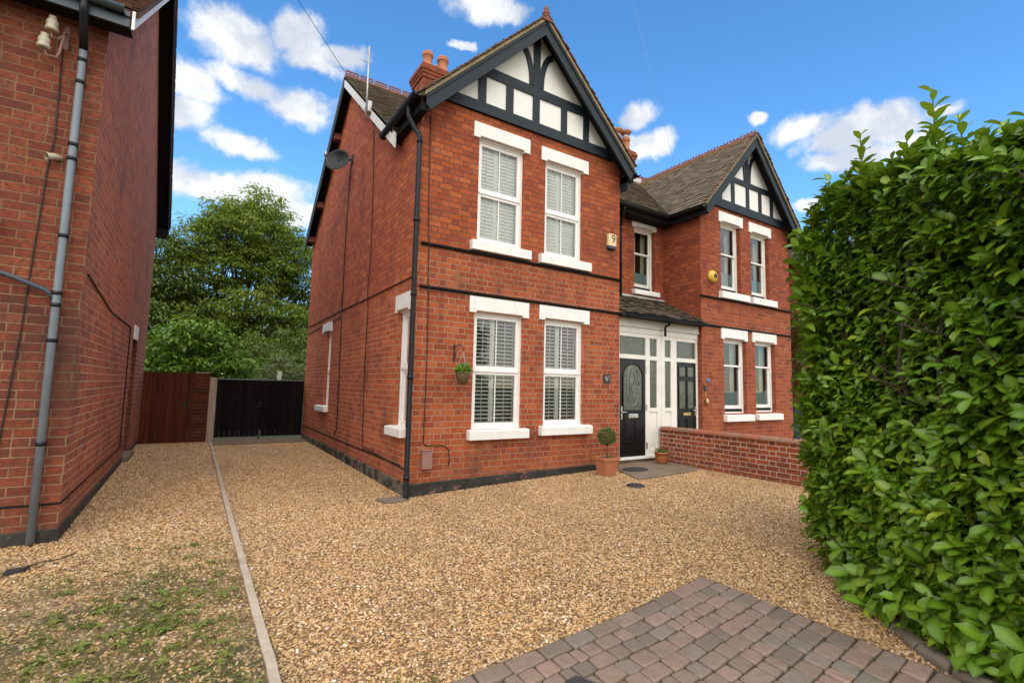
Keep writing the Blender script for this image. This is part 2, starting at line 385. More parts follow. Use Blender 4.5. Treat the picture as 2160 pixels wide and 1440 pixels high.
def obscured_mat():
    m, T, b = newmat('obscured_glass'); pos = T.add('ShaderNodeNewGeometry').outputs['Position']
    n = T.noise(pos, 14., 6., .7, 1.); setb(T, b, Base_Color=T.mix(T.mr(n, .3, .7), (.055, .07, .052), (.105, .12, .09)), Roughness=.16)
    bump(T, b, T.noise(pos, 38., 3., .6, .8), .35, .006); return m
M['obscured'] = obscured_mat()

def leaf_mat(name, c1, c2, c3, rough=.38, trans=.25, young=(.35, .42, .03)):
    m, T, b = newmat(name); out = T.n['Material Output']; pos = T.add('ShaderNodeNewGeometry').outputs['Position']
    a = T.add('ShaderNodeAttribute', attribute_name='Col'); sp = T.add('ShaderNodeSeparateColor'); T.put(sp.inputs[0], a.outputs['Color'])
    c = T.mix(sp.outputs[0], c1, c2); c = T.mix(T.mr(T.noise(pos, 1.3, 4., .6), .35, .65, 0, .6), c, c3)
    c = T.mix(sp.outputs[1], c, young); c = T.mix(sp.outputs[2], c, tuple(min(1, x*2.1) for x in c2))
    setb(T, b, Base_Color=c, Roughness=rough); b.inputs['Specular IOR Level'].default_value = .5
    tl = T.add('ShaderNodeBsdfTranslucent'); T.put(tl.inputs[0], T.mix(.5, c, (.16, .28, .02)))
    mx = T.add('ShaderNodeMixShader'); mx.inputs[0].default_value = trans
    T.l.new(b.outputs[0], mx.inputs[1]); T.l.new(tl.outputs[0], mx.inputs[2]); T.l.new(mx.outputs[0], out.inputs[0]); return m
M['laurel'] = leaf_mat('laurel_leaves', (.022, .065, .007), (.165, .30, .020), (.075, .165, .012), .30, .25, (.42, .46, .03))
M['laurel2'] = leaf_mat('far_laurel_leaves', (.04, .11, .010), (.24, .38, .035), (.11, .22, .018), .35, .35)
M['tree'] = leaf_mat('tree_leaves', (.10, .16, .02), (.32, .37, .055), (.19, .26, .035), .6, .5, (.32, .31, .05))
M['conifer'] = leaf_mat('conifer_leaves', (.05, .09, .018), (.17, .22, .04), (.10, .15, .028), .65, .35, (.1, .11, .03))
M['olive'] = leaf_mat('shrub_leaves', (.11, .13, .055), (.26, .28, .13), (.17, .19, .085), .7, .3, (.2, .16, .06))
M['topiary'] = leaf_mat('topiary_leaves', (.05, .09, .02), (.19, .24, .07), (.10, .14, .04), .6, .2, (.18, .2, .06))
M['basketgreen'] = leaf_mat('basket_leaves', (.08, .22, .012), (.22, .42, .03), (.14, .32, .02), .5, .35, (.35, .45, .05))
M['weeds'] = leaf_mat('weed_leaves', (.055, .09, .014), (.18, .23, .04), (.12, .14, .03), .6, .3, (.22, .20, .06))
M['vine'] = leaf_mat('vine_leaves', (.08, .09, .02), (.22, .16, .04), (.14, .10, .03), .6, .3, (.3, .15, .05))
M['deadleaf'] = simple('fallen_leaf', (.36, .20, .05), .7, .3, 30.)

def gravel_mat():
    m, T, b = newmat('gravel_bed'); pos = T.add('ShaderNodeNewGeometry').outputs['Position']
    vo = T.add('ShaderNodeTexVoronoi'); T.put(vo.inputs['Vector'], T.vm('ADD', pos, T.vm('MULTIPLY', T.noise(pos, 14., 2., .5, out='Color'), (.04, .04, .04)))); vo.inputs['Scale'].default_value = 52.
    sp = T.add('ShaderNodeSeparateColor'); T.put(sp.inputs[0], vo.outputs['Color'])
    c = T.ramp(sp.outputs[0], [(0, (.15, .085, .04)), (.4, (.30, .18, .085)), (.75, (.42, .27, .14)), (.95, (.55, .42, .28)), (1, (.7, .62, .5))])
    c = T.mix(T.mr(vo.outputs['Distance'], .3, .75, 0, .75), c, (.10, .055, .028))
    s = T.add('ShaderNodeSeparateXYZ'); T.put(s.inputs[0], pos)
    reg = T.m('MULTIPLY', T.mr(s.outputs[0], -1.95, -2.25), T.mr(s.outputs[1], -.9, -2.2))
    n = T.noise(pos, 1.9, 6., .65)
    soil = T.m('MULTIPLY', reg, T.mr(n, .38, .58)); c = T.mix(soil, c, T.mix(T.mr(T.noise(pos, 30., 5., .7), .4, .6), (.05, .042, .018), (.115, .095, .038)))
    setb(T, b, Base_Color=c, Roughness=.9); bump(T, b, T.m('SUBTRACT', 1., vo.outputs['Distance']), .8, .012); return m
M['gravel'] = gravel_mat()
def pebble_mat():
    m, T, b = newmat('pebbles')
    a = T.add('ShaderNodeAttribute', attribute_name='tone', attribute_type='INSTANCER').outputs['Fac']
    pos = T.add('ShaderNodeNewGeometry').outputs['Position']
    c = T.ramp(a, [(0, (.14, .073, .030)), (.14, (.27, .148, .058)), (.42, (.44, .262, .108)), (.72, (.55, .362, .168)), (.88, (.66, .49, .30)), (.955, (.48, .23, .11)), (1, (.84, .78, .68))])
    c = T.mix(T.mr(T.noise(T.vm('MULTIPLY', pos, (1., .45, 1.)), 1.1, 6., .65), .42, .68, 0, .35), c, (.25, .165, .10))
    s = T.add('ShaderNodeSeparateXYZ'); T.put(s.inputs[0], pos)
    reg = T.m('MULTIPLY', T.mr(s.outputs[0], -1.95, -2.25), T.mr(s.outputs[1], 0., -2.2))
    c = T.mix(T.m('MULTIPLY', reg, T.mr(T.noise(pos, 3., 5., .6), .4, .65, .15, .75)), c, (.13, .125, .045))
    setb(T, b, Base_Color=c, Roughness=.55); return m
M['pebble'] = pebble_mat()
def paver_mat():
    m, T, b = newmat('paving_blocks'); pos = T.add('ShaderNodeNewGeometry').outputs['Position']
    at = T.add('ShaderNodeAttribute', attribute_name='Col').outputs['Fac']
    c = T.ramp(at, [(0, (.145, .115, .092)), (.3, (.205, .152, .118)), (.55, (.245, .165, .130)), (.8, (.175, .155, .128)), (1, (.29, .185, .150))])
    c = T.mix(T.mr(T.noise(pos, 22., 6., .7), .42, .72, 0, .6), c, (.12, .095, .072))
    c = T.mix(T.mr(T.noise(pos, 2.5, 5., .6), .55, .75, 0, .45), c, (.10, .095, .035))
    c = T.mix(T.mr(T.noise(pos, 130., 2., .5), .68, .76, 0, .7), c, (.42, .36, .28))
    setb(T, b, Base_Color=c, Roughness=T.mr(T.noise(pos, 4., 4., .6), .35, .65, .5, .8)); bump(T, b, T.noise(pos, 45., 5., .7), .5, .006); return m
M['paver'] = paver_mat()
M['joint'] = simple('mossy_joint', (.040, .036, .018), .95, .4, 20., bumps=.5)
def ground_mat():
    m, T, b = newmat('ground'); pos = T.add('ShaderNodeNewGeometry').outputs['Position']
    c = T.mix(T.mr(T.noise(pos, .6, 8., .7), .35, .65), (.05, .075, .02), (.10, .08, .045)); setb(T, b, Base_Color=c, Roughness=.95)
    bump(T, b, T.noise(pos, 20., 6., .7), .6, .03); return m
M['ground'] = ground_mat()
def plinth_mat(name, side_patch):
    m, T, b = newmat(name); pos = T.add('ShaderNodeNewGeometry').outputs['Position']
    n = T.noise(T.vm('MULTIPLY', pos, (1., 1., 1.6)), 4.2, 7., .7)
    c = T.mix(T.mr(n, .57, .63), (.016, .015, .014), (.16, .075, .05))
    c = T.mix(T.mr(T.noise(T.vm('ADD', pos, (4., 1., 7.)), 3.1, 7., .65), .44, .55, 0, side_patch), c, (.145, .125, .10))
    c = T.mix(T.mr(T.noise(pos, 16., 5., .7), .62, .7, 0, .5), c, (.25, .22, .19))
    setb(T, b, Base_Color=c, Roughness=.7); bump(T, b, n, .6, .02); return m
M['plinth'] = plinth_mat('plinth_front', .12); M['plinthside'] = plinth_mat('plinth_side', .9)

# ================================================================== SETTING
def build_ground():
    mb = MB()
    xs = [-1500, -200, -40, -12]+[x*.5 for x in range(-20, 25)]+[16, 40, 200, 1500]
    ys = [-1500, -200, -40, -15]+[y*1. for y in range(-12, 13)]+[16, 30, 60, 200, 1500]
    b = [[(x, y, gz(x, y)-.012) for x in xs] for y in ys]
    V = [p for r in b for p in r]; n = len(xs)
    mb.mesh(V, [(j*n+i, j*n+i+1, (j+1)*n+i+1, (j+1)*n+i) for j in range(len(ys)-1) for i in range(n-1)], None, True)
    tag(mb.build('ground', M['ground']), kind='structure')
build_ground()
def sheet(poly_rects, lift, name, mat, step=.25):
    mb = MB()
    for (x0, x1, y0, y1) in poly_rects:
        nx = max(1, int((x1-x0)/step)); ny = max(1, int((y1-y0)/step))
        V = [(x0+(x1-x0)*i/nx, y0+(y1-y0)*j/ny, gz(x0+(x1-x0)*i/nx, y0+(y1-y0)*j/ny)+lift) for j in range(ny+1) for i in range(nx+1)]
        mb.mesh(V, [(j*(nx+1)+i, j*(nx+1)+i+1, (j+1)*(nx+1)+i+1, (j+1)*(nx+1)+i) for j in range(ny) for i in range(nx)], None, True)
    o = mb.build(name, mat); return o
tag(sheet([(-12, 12, -9, 8.2)], -.004, 'gravel_drive', M['gravel']), kind='structure')

def scatter(name, rects, density, smin, smax, mat, label_kind='stuff', seed=1, lift=0.0):
    o = sheet(rects, lift, name, mat, .5); me_mat = mat
    g = bpy.data.node_groups.new(name+'_scatter', 'GeometryNodeTree')
    g.interface.new_socket('Geometry', in_out='INPUT', socket_type='NodeSocketGeometry'); g.interface.new_socket('Geometry', in_out='OUTPUT', socket_type='NodeSocketGeometry')
    N = g.nodes; L = g.links; gi = N.new('NodeGroupInput'); go = N.new('NodeGroupOutput')
    dp = N.new('GeometryNodeDistributePointsOnFaces'); dp.inputs['Density'].default_value = density; dp.inputs['Seed'].default_value = seed
    L.new(gi.outputs[0], dp.inputs['Mesh'])
    ic = N.new('GeometryNodeMeshIcoSphere'); ic.inputs['Radius'].default_value = 1.; ic.inputs['Subdivisions'].default_value = 2
    ss = N.new('GeometryNodeSetShadeSmooth'); L.new(ic.outputs[0], ss.inputs[0])
    sm = N.new('GeometryNodeSetMaterial'); sm.inputs['Material'].default_value = mat; L.new(ss.outputs[0], sm.inputs[0])
    def rv(typ, a, b, sd):
        r = N.new('FunctionNodeRandomValue'); r.data_type = typ
        ins = [i for i in r.inputs if i.name in ('Min', 'Max') and i.enabled]
        ins[0].default_value = a; ins[1].default_value = b
        [i for i in r.inputs if i.name == 'Seed'][0].default_value = sd
        return [q for q in r.outputs if q.enabled][0]
    ip = N.new('GeometryNodeInstanceOnPoints'); L.new(dp.outputs['Points'], ip.inputs['Points']); L.new(sm.outputs[0], ip.inputs['Instance'])
    L.new(rv('FLOAT_VECTOR', (-.5, -.5, 0), (.5, .5, 6.283), 3), ip.inputs['Rotation']); L.new(rv('FLOAT_VECTOR', smin, smax, 4), ip.inputs['Scale'])
    st = N.new('GeometryNodeStoreNamedAttribute'); st.data_type = 'FLOAT'; st.domain = 'INSTANCE'; st.inputs['Name'].default_value = 'tone'
    L.new(ip.outputs[0], st.inputs['Geometry']); L.new(rv('FLOAT', 0., 1., 9), [i for i in st.inputs if i.name == 'Value' and i.enabled][0])
    L.new(st.outputs[0], go.inputs[0])
    md = o.modifiers.new('scatter', 'NODES'); md.node_group = g
    tag(o, kind='stuff'); return o
g1 = scatter('gravel', [(-2.12, 1.4, -3.9, 7.0), (1.4, 5.3, -6.2, 0), (-2.12, -1.5, -5.0, -3.9)]+[(x*.25-1.5, x*.25-1.25, -4.07-.075*(1.02-x*.25+1.375), -3.9) for x in range(10)]+[(1.0, 1.4, -4.6, -3.9), (.98, 1.4, -5.3, -4.6), (.95, 1.4, -6.2, -5.3)], 2900, (.008, .005, .004), (.018, .010, .007), M['pebble'])
tag(g1, 'golden pea gravel covering the drive between the edging strip and the brick houses', 'gravel')
g2 = scatter('gravel', [(-3.64, -2.19, -.6, 7.85), (-6.5, -2.19, -1.6, -.6), (-6.5, -3.64, -.6, -.19)], 2200, (.009, .006, .004), (.020, .012, .008), M['pebble'], seed=5)
tag(g2, 'thick golden gravel left of the edging strip beside the left house', 'gravel')
g3 = scatter('gravel', [(-6.5, -2.19, -5.0, -1.6)], 1100, (.009, .006, .004), (.018, .011, .008), M['pebble'], seed=8, lift=-.002)
tag(g3, 'thin gravel mixed with soil and weeds in the front left corner', 'gravel')

def build_paving():
    ang = math.radians(3.4); ca, sa = math.cos(ang), math.sin(ang); O = (1.02, -4.06)
    def P(s, t, z): # s to the left along the top edge, t towards the viewer
        x = O[0]-s-t*.03; y = O[1]-s*.075-t; return (x, y, gz(x, y)+z)
    mb = MB(); jb = MB(); R = random.Random(3)
    def stone(s0, s1, t0, t1):
        g = .0045; s0 += g; s1 -= g; t0 += g; t1 -= g; c = R.random(); col = (c, c, c); h = .028+R.uniform(-.004, .004); bv = .008
        j = lambda: R.uniform(-.004, .004)
        base = [(s0+j(), t0+j()), (s1+j(), t0+j()), (s1+j(), t1+j()), (s0+j(), t1+j())]
        cs, ct = (s0+s1)/2, (t0+t1)/2
        # octagonal rounded corners
        def ringp(inset, z):
            out = []
            for k, (a, b) in enumerate(base):
                da = 1 if a > cs else -1; db = 1 if b > ct else -1
                a2, b2 = a-da*inset, b-db*inset; q = .010
                pts = [(a2-da*q, b2), (a2, b2-db*q)]
                if k in (0, 2): pts = pts[::-1]
                out += pts
            return [P(a, b, z) for a, b in out]
        r1 = ringp(0, -.02); r2 = ringp(.001, h-.007); r3 = ringp(bv*.5, h-.0015); r4 = ringp(bv*1.6, h+R.uniform(-.001, .001))
        n = 8; V = r1+r2+r3+r4; F_ = []
        for L in range(3):
            for k in range(n): F_.append((L*n+k, L*n+(k+1) % n, (L+1)*n+(k+1) % n, (L+1)*n+k))
        mb.mesh(V, F_, col, True); mb.mesh(r4, [tuple(range(n))], col, False)
    # border row along the far edge
    s = 0.
    while s < 2.5:
        w = R.uniform(.20, .25); stone(s, s+w, 0, .135); s += w
    t = .135; row = 0
    while t < 2.9:
        h = R.choice((.118, .125, .135)); s = 0.; first = True
        while s < 2.5:
            w = R.choice((.09, .13, .13, .17, .19)) if not first else R.choice((.14, .19)); stone(s, s+w, t, t+h); s += w; first = False
        t += h; row += 1
    o = mb.build('paving', M['paver'], recalc=True); tag(o, kind='structure')
    nx = 8; V = [P(2.53*i/nx-.02, 2.95*j/nx-.015, .012) for j in range(nx+1) for i in range(nx+1)]
    jb.mesh(V, [(j*(nx+1)+i, j*(nx+1)+i+1, (j+1)*(nx+1)+i+1, (j+1)*(nx+1)+i) for j in range(nx) for i in range(nx)])
    tag(jb.build('paving_joints', M['joint']), kind='structure')
    return P
PV = build_paving()

def slab(name, pts, z, th, mat, label, cat, kind=None):
    mb = MB(); n = len(pts); zf = z if callable(z) else (lambda x, y: z); V = [(x, y, zf(x, y)) for x, y in pts]+[(x, y, zf(x, y)-th) for x, y in pts]
    mb.mesh(V, [tuple(range(n)), tuple(range(2*n-1, n-1, -1))]+[(i, (i+1) % n, n+(i+1) % n, n+i) for i in range(n)])
    o = mb.build(name, mat, recalc=True)
    return tag(o, label, cat) if not kind else tag(o, kind=kind)
slab('doorstep_slab', [(4.19, .09), (3.86, -.30), (3.55, -1.05), (4.0, -1.06), (5.05, -1.02), (5.34, -.80), (5.34, .09)], lambda x, y: gz(x, y)+.022+.02*max(0, y+.6), .12, M['stone'], 'brown concrete doorstep slab in front of the two black front doors', 'slab')
slab('gate_slab', [(-2.1, 7.02), (-.02, 7.1), (-.02, 7.9), (-2.1, 7.9)], .075, .1, M['stone'], 'grey concrete strip under the black double gate', 'slab')
slab('drain_slab', [(-.42, .06), (-.36, -.20), (-.2, -.21), (-.05, -.17), (-.04, .02), (-.08, .07)], .03, .06, M['stone'], 'small grey slab at the foot of the black corner downpipe', 'slab')
slab('broken_slate', [(-3.80, -1.02), (-3.66, -1.0), (-3.70, -1.10), (-3.80, -1.13)], .03, .02, M['iron'], 'small broken dark slate lying on the gravel at the left', 'slate')
slab('metal_plate', [(-.87, -4.585), (-.79, -4.575), (-.74, -4.68), (-.98, -4.66)], .055, .02, M['iron'], 'small dark metal plate lying on the paving blocks at the bottom edge', 'metal plate')

def edging():
    t = thing('edging_strip', (-2.16, 2, 0), 'long thin concrete edging strip dividing the gravel drive', 'edging')
    mb = MB(); y = 7.9; R = random.Random(5)
    while y > -5.2:
        L = .9 if y > 1.5 else R.choice((.22, .25, .45)); y2 = y-L+.006
        dx = R.uniform(-.003, .003); mb.box(-2.185+dx, -2.13+dx, y2, y, -.05, gz(0, y)*1.+.022+R.uniform(-.003, .003)); y -= L
    mb.build('concrete_strip', M['concrete'], t, recalc=True, bevel=.004)
edging()

# ================================================================== house builders
def lintel(mb, T, a0, a1, z0, z1, proud=.028, nb=.13, depth=.11):
    mb.box(a0, a1, -.10, proud, z0+.0, z1, T)             # face block
def lintel_part(par, T, a0, a1, z0, z1, mat):
    mb = MB(); n = .12 if a1-a0 > .7 else .06
    z0b = z0+.035
    mb.box(a0, a1, -.10, .025, z0b, z1, T)
    mb.box(a0, a0+n, -.10, .025, z0, z0b, T); mb.box(a1-n, a1, -.10, .025, z0, z0b, T)
    mb.prism([(-.10, z0b), (.022, z0b), (-.06, z0+.0), (-.10, z0+.0)], lambda a, d, z: T(a, d, z), a0+n, a1-n)
    return mb.build('lintel', mat, par, recalc=True, bevel=.003)
def sill_part(par, T, a0, a1, z0, z1, mat, proud=.10):
    mb = MB(); mb.prism([(-.12, z0), (proud, z0), (proud, z1-.02), (proud-.01, z1-.012), (-.12, z1+.01)], lambda a, d, z: T(a, d, z), a0, a1)
    return mb.build('sill', mat, par, recalc=True, bevel=.006)

def window(house, T, a0, a1, z0, z1, style, sill=None, lint=None, mid=.5, label=None, wmat=None, open_gap=False):
    """frame mesh = the window part; panes, shutters, sill, lintel are its sub-parts"""
    wm = wmat or M['upvc']; D = -.075 if style != 'sash' else -.10
    mb = MB(); fwid = .045 if style != 'sash' else .05
    mb.box(a0, a0+fwid, D-.07, D, z0, z1, T); mb.box(a1-fwid, a1, D-.07, D, z0, z1, T)
    mb.box(a0+fwid, a1-fwid, D-.07, D, z1-fwid, z1, T); mb.box(a0+fwid, a1-fwid, D-.07, D-.001, z0, z0+.035, T)
    zm = z0+(z1-z0)*mid; gl = []
    i0, i1 = a0+fwid, a1-fwid
    if style != 'sash':
        mb.box(i0, i1, D-.06, D+.008, zm-.022, zm+.018, T)
        for (s0, s1) in ((zm+.018, z1-fwid), (z0+.035, zm-.022)):
            w = .055
            for q in ((i0, i0+w, s0, s1), (i1-w, i1, s0, s1), (i0+w, i1-w, s0, s0+w), (i0+w, i1-w, s1-w*.8, s1)):
                mb.box(q[0], q[1], D-.055, D-.012, q[2], q[3], T)
            c = (i0+i1)/2; mb.box(c-.008, c+.008, D-.035, D-.020, s0+w, s1-w*.8, T)
            gl.append((i0+w, i1-w, s0+w, s1-w*.8, D-.038))
    else:
        w = .04
        for k, (s0, s1, dd) in enumerate(((zm-.02, z1-fwid, D-.02), (z0+.10 if open_gap else z0+.035, zm+.02, D-.05))):
            for q in ((i0, i0+w, s0, s1), (i1-w, i1, s0, s1), (i0+w, i1-w, s0, s0+(.04 if k == 0 else .08)), (i0+w, i1-w, s1-.035, s1)):
                mb.box(q[0], q[1], dd-.035, dd, q[2], q[3], T)
            gl.append((i0+w, i1-w, s0+.04, s1-.035, dd-.02))
    win = mb.build('window', wm, house, recalc=True, bevel=.003)
    if label: win['label'] = label
    for g in gl:
        q = MB(); q.poly([T(g[0], g[4], g[2]), T(g[1], g[4], g[2]), T(g[1], g[4], g[3]), T(g[0], g[4], g[3])]); q.build('glass', M['glass'], win)
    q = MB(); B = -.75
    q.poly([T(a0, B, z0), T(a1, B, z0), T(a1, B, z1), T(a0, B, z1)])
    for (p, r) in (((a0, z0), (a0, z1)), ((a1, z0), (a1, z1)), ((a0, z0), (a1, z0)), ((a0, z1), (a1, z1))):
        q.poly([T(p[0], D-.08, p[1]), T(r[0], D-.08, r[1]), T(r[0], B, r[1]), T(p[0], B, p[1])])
    q.build('room', M['room'], win)  # shallow box, the unlit room's darkness put into its colour
    if style in ('shut_open', 'shut_closed'):
        q = MB(); Ds = D-.10; lo = .062 if style == 'shut_open' else .06; tilt = math.radians(14 if style == 'shut_open' else 68)
        c = (a0+a1)/2; p0, p1 = a0+.05, a1-.05
        for (s0, s1) in ((z0+.06, zm-.03), (zm+.0, z1-.07)):
            for (b0, b1) in ((p0, c-.03), (c-.03, p1)):
                st = .04
                q.box(b0, b0+st, Ds-.02, Ds, s0, s1, T); q.box(b1-st, b1, Ds-.02, Ds, s0, s1, T)
                z = s0+.03
                while z < s1-.02:
                    hw = .031; cz, sz = math.cos(tilt)*hw, math.sin(tilt)*hw
                    q.prism([(Ds-.01-cz, z+sz), (Ds-.01+cz, z-sz), (Ds-.01+cz+.003, z-sz+.011), (Ds-.01-cz+.003, z+sz+.011)], lambda a, d, zz: T(a, d, zz), b0+st, b1-st); z += lo
                q.box((b0+b1)/2-.004, (b0+b1)/2+.004, Ds+.022, Ds+.03, s0+.03, s1-.03, T)
        q.build('shutter', M['shutter'], win, recalc=True)
    if style == 'sash':
        q = MB(); n = 14; Ds = D-.22
        for (b0, b1) in ((a0+.03, a0+(a1-a0)*.50), (a1-(a1-a0)*.22, a1-.03)):
            for k in range(n):
                x0, x1 = b0+(b1-b0)*k/n, b0+(b1-b0)*(k+1)/n; d0, d1 = Ds+.02*math.sin(k*1.9), Ds+.02*math.sin((k+1)*1.9)
                q.poly([T(x0, d0, z0), T(x1, d1, z0), T(x1, d1, z1), T(x0, d0, z1)], None, True)
        q.build('curtain', M['curtain'], win)
        if open_gap == 'film' or True:
            q = MB(); dd = D-.078; q.box(i0+.02, i1-.02, dd-.01, dd, z0+.12, z0+(z1-z0)*.30, T); q.build('privacy_film', M['film'], win, recalc=True)
        if open_gap:
            q = MB(); q.box(a0+.02, a1-.02, D-.05, D-.01, z0+.002, z0+.095, T); q.build('ventilation_gap', M['soffit'], win, recalc=True)
    if sill: sill_part(win, T, *sill, M['white'])
    if lint: lintel_part(win, T, *lint, M['white'])
    return win

def tiled(name, P0, U, V, W, H, clip, mat, parent, tw=.165, gauge=.105, seed=1, jit=1., deck=True, deckclip=None):
    P0, U, V = Vector(P0), Vector(U).normalized(), Vector(V).normalized(); N = U.cross(V).normalized(); N = N if N.z > 0 else -N
    mb = MB(); R = random.Random(seed); rows = int(H/gauge)
    for r in range(rows+1):
        off = (r % 2)*tw/2+R.uniform(-.01, .01)
        for c in range(-1, int(W/tw)+1):
            u = c*tw+off; v = r*gauge; u1 = min(u+tw-.004, W); u = max(u, 0.)
            if u1-u < .02 or not clip((u+u1)/2, v+gauge/2): continue
            k = R.random(); k = k*k*.8+.1 if k < .8 else k; col = (k, k, k)
            l0 = .030+R.uniform(-.002, .009)*jit; l1 = .008; th = .014; dv = R.uniform(-.007, .007)*jit; sk = R.uniform(-.006, .006)*jit
            tl = gauge*1.5; cam_ = .003
            top = [(u, v+dv, l0), (u1, v+dv+sk, l0+R.uniform(-.003, .005)*jit), (u1, v+tl, l1), (u, v+tl, l1)]
            A = [P0+U*a+V*b+N*h for a, b, h in top]; B = [p-N*th for p in A[:2]]
            mb.mesh(A+B, [(0, 1, 2, 3), (0, 4, 5, 1), (0, 3, 4), (1, 5, 2)], col)
    o = mb.build(name, mat, parent)
    return o

def crest(parent, p0, p1, mat, n, k=1.):
    """openwork ridge crest tiles"""
    p0, p1 = Vector(p0), Vector(p1); d = (p1-p0); L = d.length; d.normalize(); s = Vector((-d.y, d.x, 0))
    mb = MB(); bd = MB(); w = L/n
    for kk in range(n):
        q = p0+d*(kk*w)
        def T(a, b, c): return tuple(q+d*a+s*b+Vector((0, 0, c)))
        g = .02
        mb.prism([(-.12, -.07), (0, .035), (.12, -.07), (.11, -.085), (0, .015), (-.11, -.085)], T, .004, w-.004)
        mb.box(g, w-g*1.5, -.012, .012, .03, .055, T)
        if k == 1.: mb.box(g, w-g*1.5, -.012, .012, .105, .13, T)
        m_ = 4
        for i in range(m_):
            a = g+(w-2.5*g-.03)*i/(m_-1); mb.box(a, a+.03, -.0125, .0125, .055, .055+.05*k*(1 if k == 1. else .6+.4*((i*7+kk*3) % 5)/4), T)
    T = lambda a, b, c: tuple(p0+d*a+s*b+Vector((0, 0, c)))
    R = random.Random(2)
    mb_o = mb.build('ridge_tiles', mat, parent, recalc=True)
    bd.prism([(-.15, -.13), (0, -.005), (.15, -.13), (.13, -.15), (-.13, -.15)], T, 0, L)
    bd.build('ridge_bedding', M['ridgemortar'], parent, recalc=True)

def gutter(parent, p0, p1, out, mat, r=.055):
    p0, p1, out = Vector(p0), Vector(p1), Vector(out); d = (p1-p0).normalized(); L = (p1-p0).length
    mb = MB(); n = 8; prof = [(r*math.cos(PI+PI*k/n), r*math.sin(PI+PI*k/n)) for k in range(n+1)]+[((r-.006)*math.cos(-PI*k/n), (r-.006)*math.sin(-PI*k/n)) for k in range(n+1)]
    mb.prism(prof, lambda a, b, c: tuple(p0+d*a+out*b+Vector((0, 0, c))), 0, L)
    return mb.build('gutter', mat, parent, recalc=True)
def pipe(name, parent, pts, r, mat, collars=(), cr=None, brackets=None):
    mb = MB(); mb.tube(pts, r, 12)
    for c in collars:
        mb.tube([(c[0], c[1], c[2]-.025), (c[0], c[1], c[2]+.025)], cr or r*1.18, 12)
    return mb.build(name, mat, parent)

def gable_roof_wing(house, x0, x1, ze, zr, yf, yb, vis, tmat, cx, clipL=None, clipR=None, seed=1):
    """front wing roof: eaves x0/x1 at height ze, ridge zr, from yf to yb. vis: which slopes get real tiles"""
    sl = math.hypot(cx-x0, zr-ze)
    mb = MB(); th = .05
    yv = lambda z: 4.3-(8.55-z)/.8+.10
    for sg, xe in ((-1, x0), (1, x1)):
        y0 = yf+.03; A = [(xe, y0, ze), (xe, yv(ze), ze), (cx, yv(zr), zr), (cx, y0, zr)]; Bq = [(x, y, z-th*1.25) for x, y, z in A]
        mb.mesh(A+Bq, [(0, 1, 2, 3), (7, 6, 5, 4), (0, 4, 5, 1), (1, 5, 6, 2), (3, 7, 4, 0)])
    roof = mb.build('roof', tmat, house, recalc=True)
    if 'L' in vis: tiled('roof_tiles', (x0, yb, ze), (0, -1, 0), (cx-x0, 0, zr-ze), yb-yf, sl-.05, clipL or (lambda u, v: True), tmat, roof, seed=seed)
    if 'R' in vis: tiled('roof_tiles', (x1, yf, ze), (0, 1, 0), (cx-x1, 0, zr-ze), .9 if vis == 'Lr' else yb-yf, sl-.05, clipR or (lambda u, v: True), tmat, roof, seed=seed+5)
    return roof

def timber_gable(house, cx, halfw, beam, collar, studs, post, apex_in, slope, y=-.0, bends=True, low=None):
    """cream infill + dark framing on wall plane y. beam,collar=(z0,z1)"""
    T = front(y); mb = MB()
    zt = beam[0]; w0 = (apex_in-zt)/slope
    mb.prism([(cx-w0, zt), (cx+w0, zt), (cx, apex_in)], lambda a, x, z: (x, a, z), y-.02, y+.06)
    mb.build('render_panel', M['cream'], house, recalc=True)
    fr = MB()
    def b(a0, a1, z0, z1, d=.045): fr.box(a0, a1, -.01, d, z0, z1, T)
    def trap(z0, z1, d):
        w0_, w1_ = (apex_in-.03-z0)/slope, (apex_in-.03-z1)/slope
        fr.prism([(cx-w0_, z0), (cx+w0_, z0), (cx+w1_, z1), (cx-w1_, z1)], lambda a, x, z: (x, a, z), y-d, y+.01)
    trap(beam[0], beam[1], .05); trap(collar[0], collar[1], .048); wc = (apex_in-collar[0])/slope
    for (s0, s1) in studs: 
        top = collar[0] if abs((s0+s1)/2-cx) < wc-.02 else apex_in-(abs((s0+s1)/2-cx)+.07)*slope-.02
        b(s0, s1, beam[1], top)
    b(post[0], post[1], collar[1], apex_in-.09)
    # curved braces
    for sgn in (-1, 1):
        A = (cx+sgn*(post[1]-post[0])/2, collar[1]+.02)
        zt_ = collar[1]+(apex_in-collar[1])*.62; B = (cx+sgn*((apex_in-zt_)/slope-.09), zt_)
        n = 14; wd = .105; P = []; Q = []
        for k in range(n+1):
            t = k/n; ang = t*PI/2
            x = A[0]+sgn*.03+(B[0]-A[0])*(1-math.cos(ang)); z = A[1]+(B[1]-A[1])*math.sin(ang)
            tx, tz = (B[0]-A[0])*math.sin(ang), (B[1]-A[1])*math.cos(ang); l = math.hypot(tx, tz); nx, nz = -tz/l, tx/l
            P.append((x+nx*wd/2, z+nz*wd/2)); Q.append((x-nx*wd/2, z-nz*wd/2))
        for k in range(n):
            fr.prism([P[k], P[k+1], Q[k+1], Q[k]], lambda a, x, z: (x, a, z), y-.042, y-.015)
    fr.build('timber_framing', M['timber'], house, recalc=True)

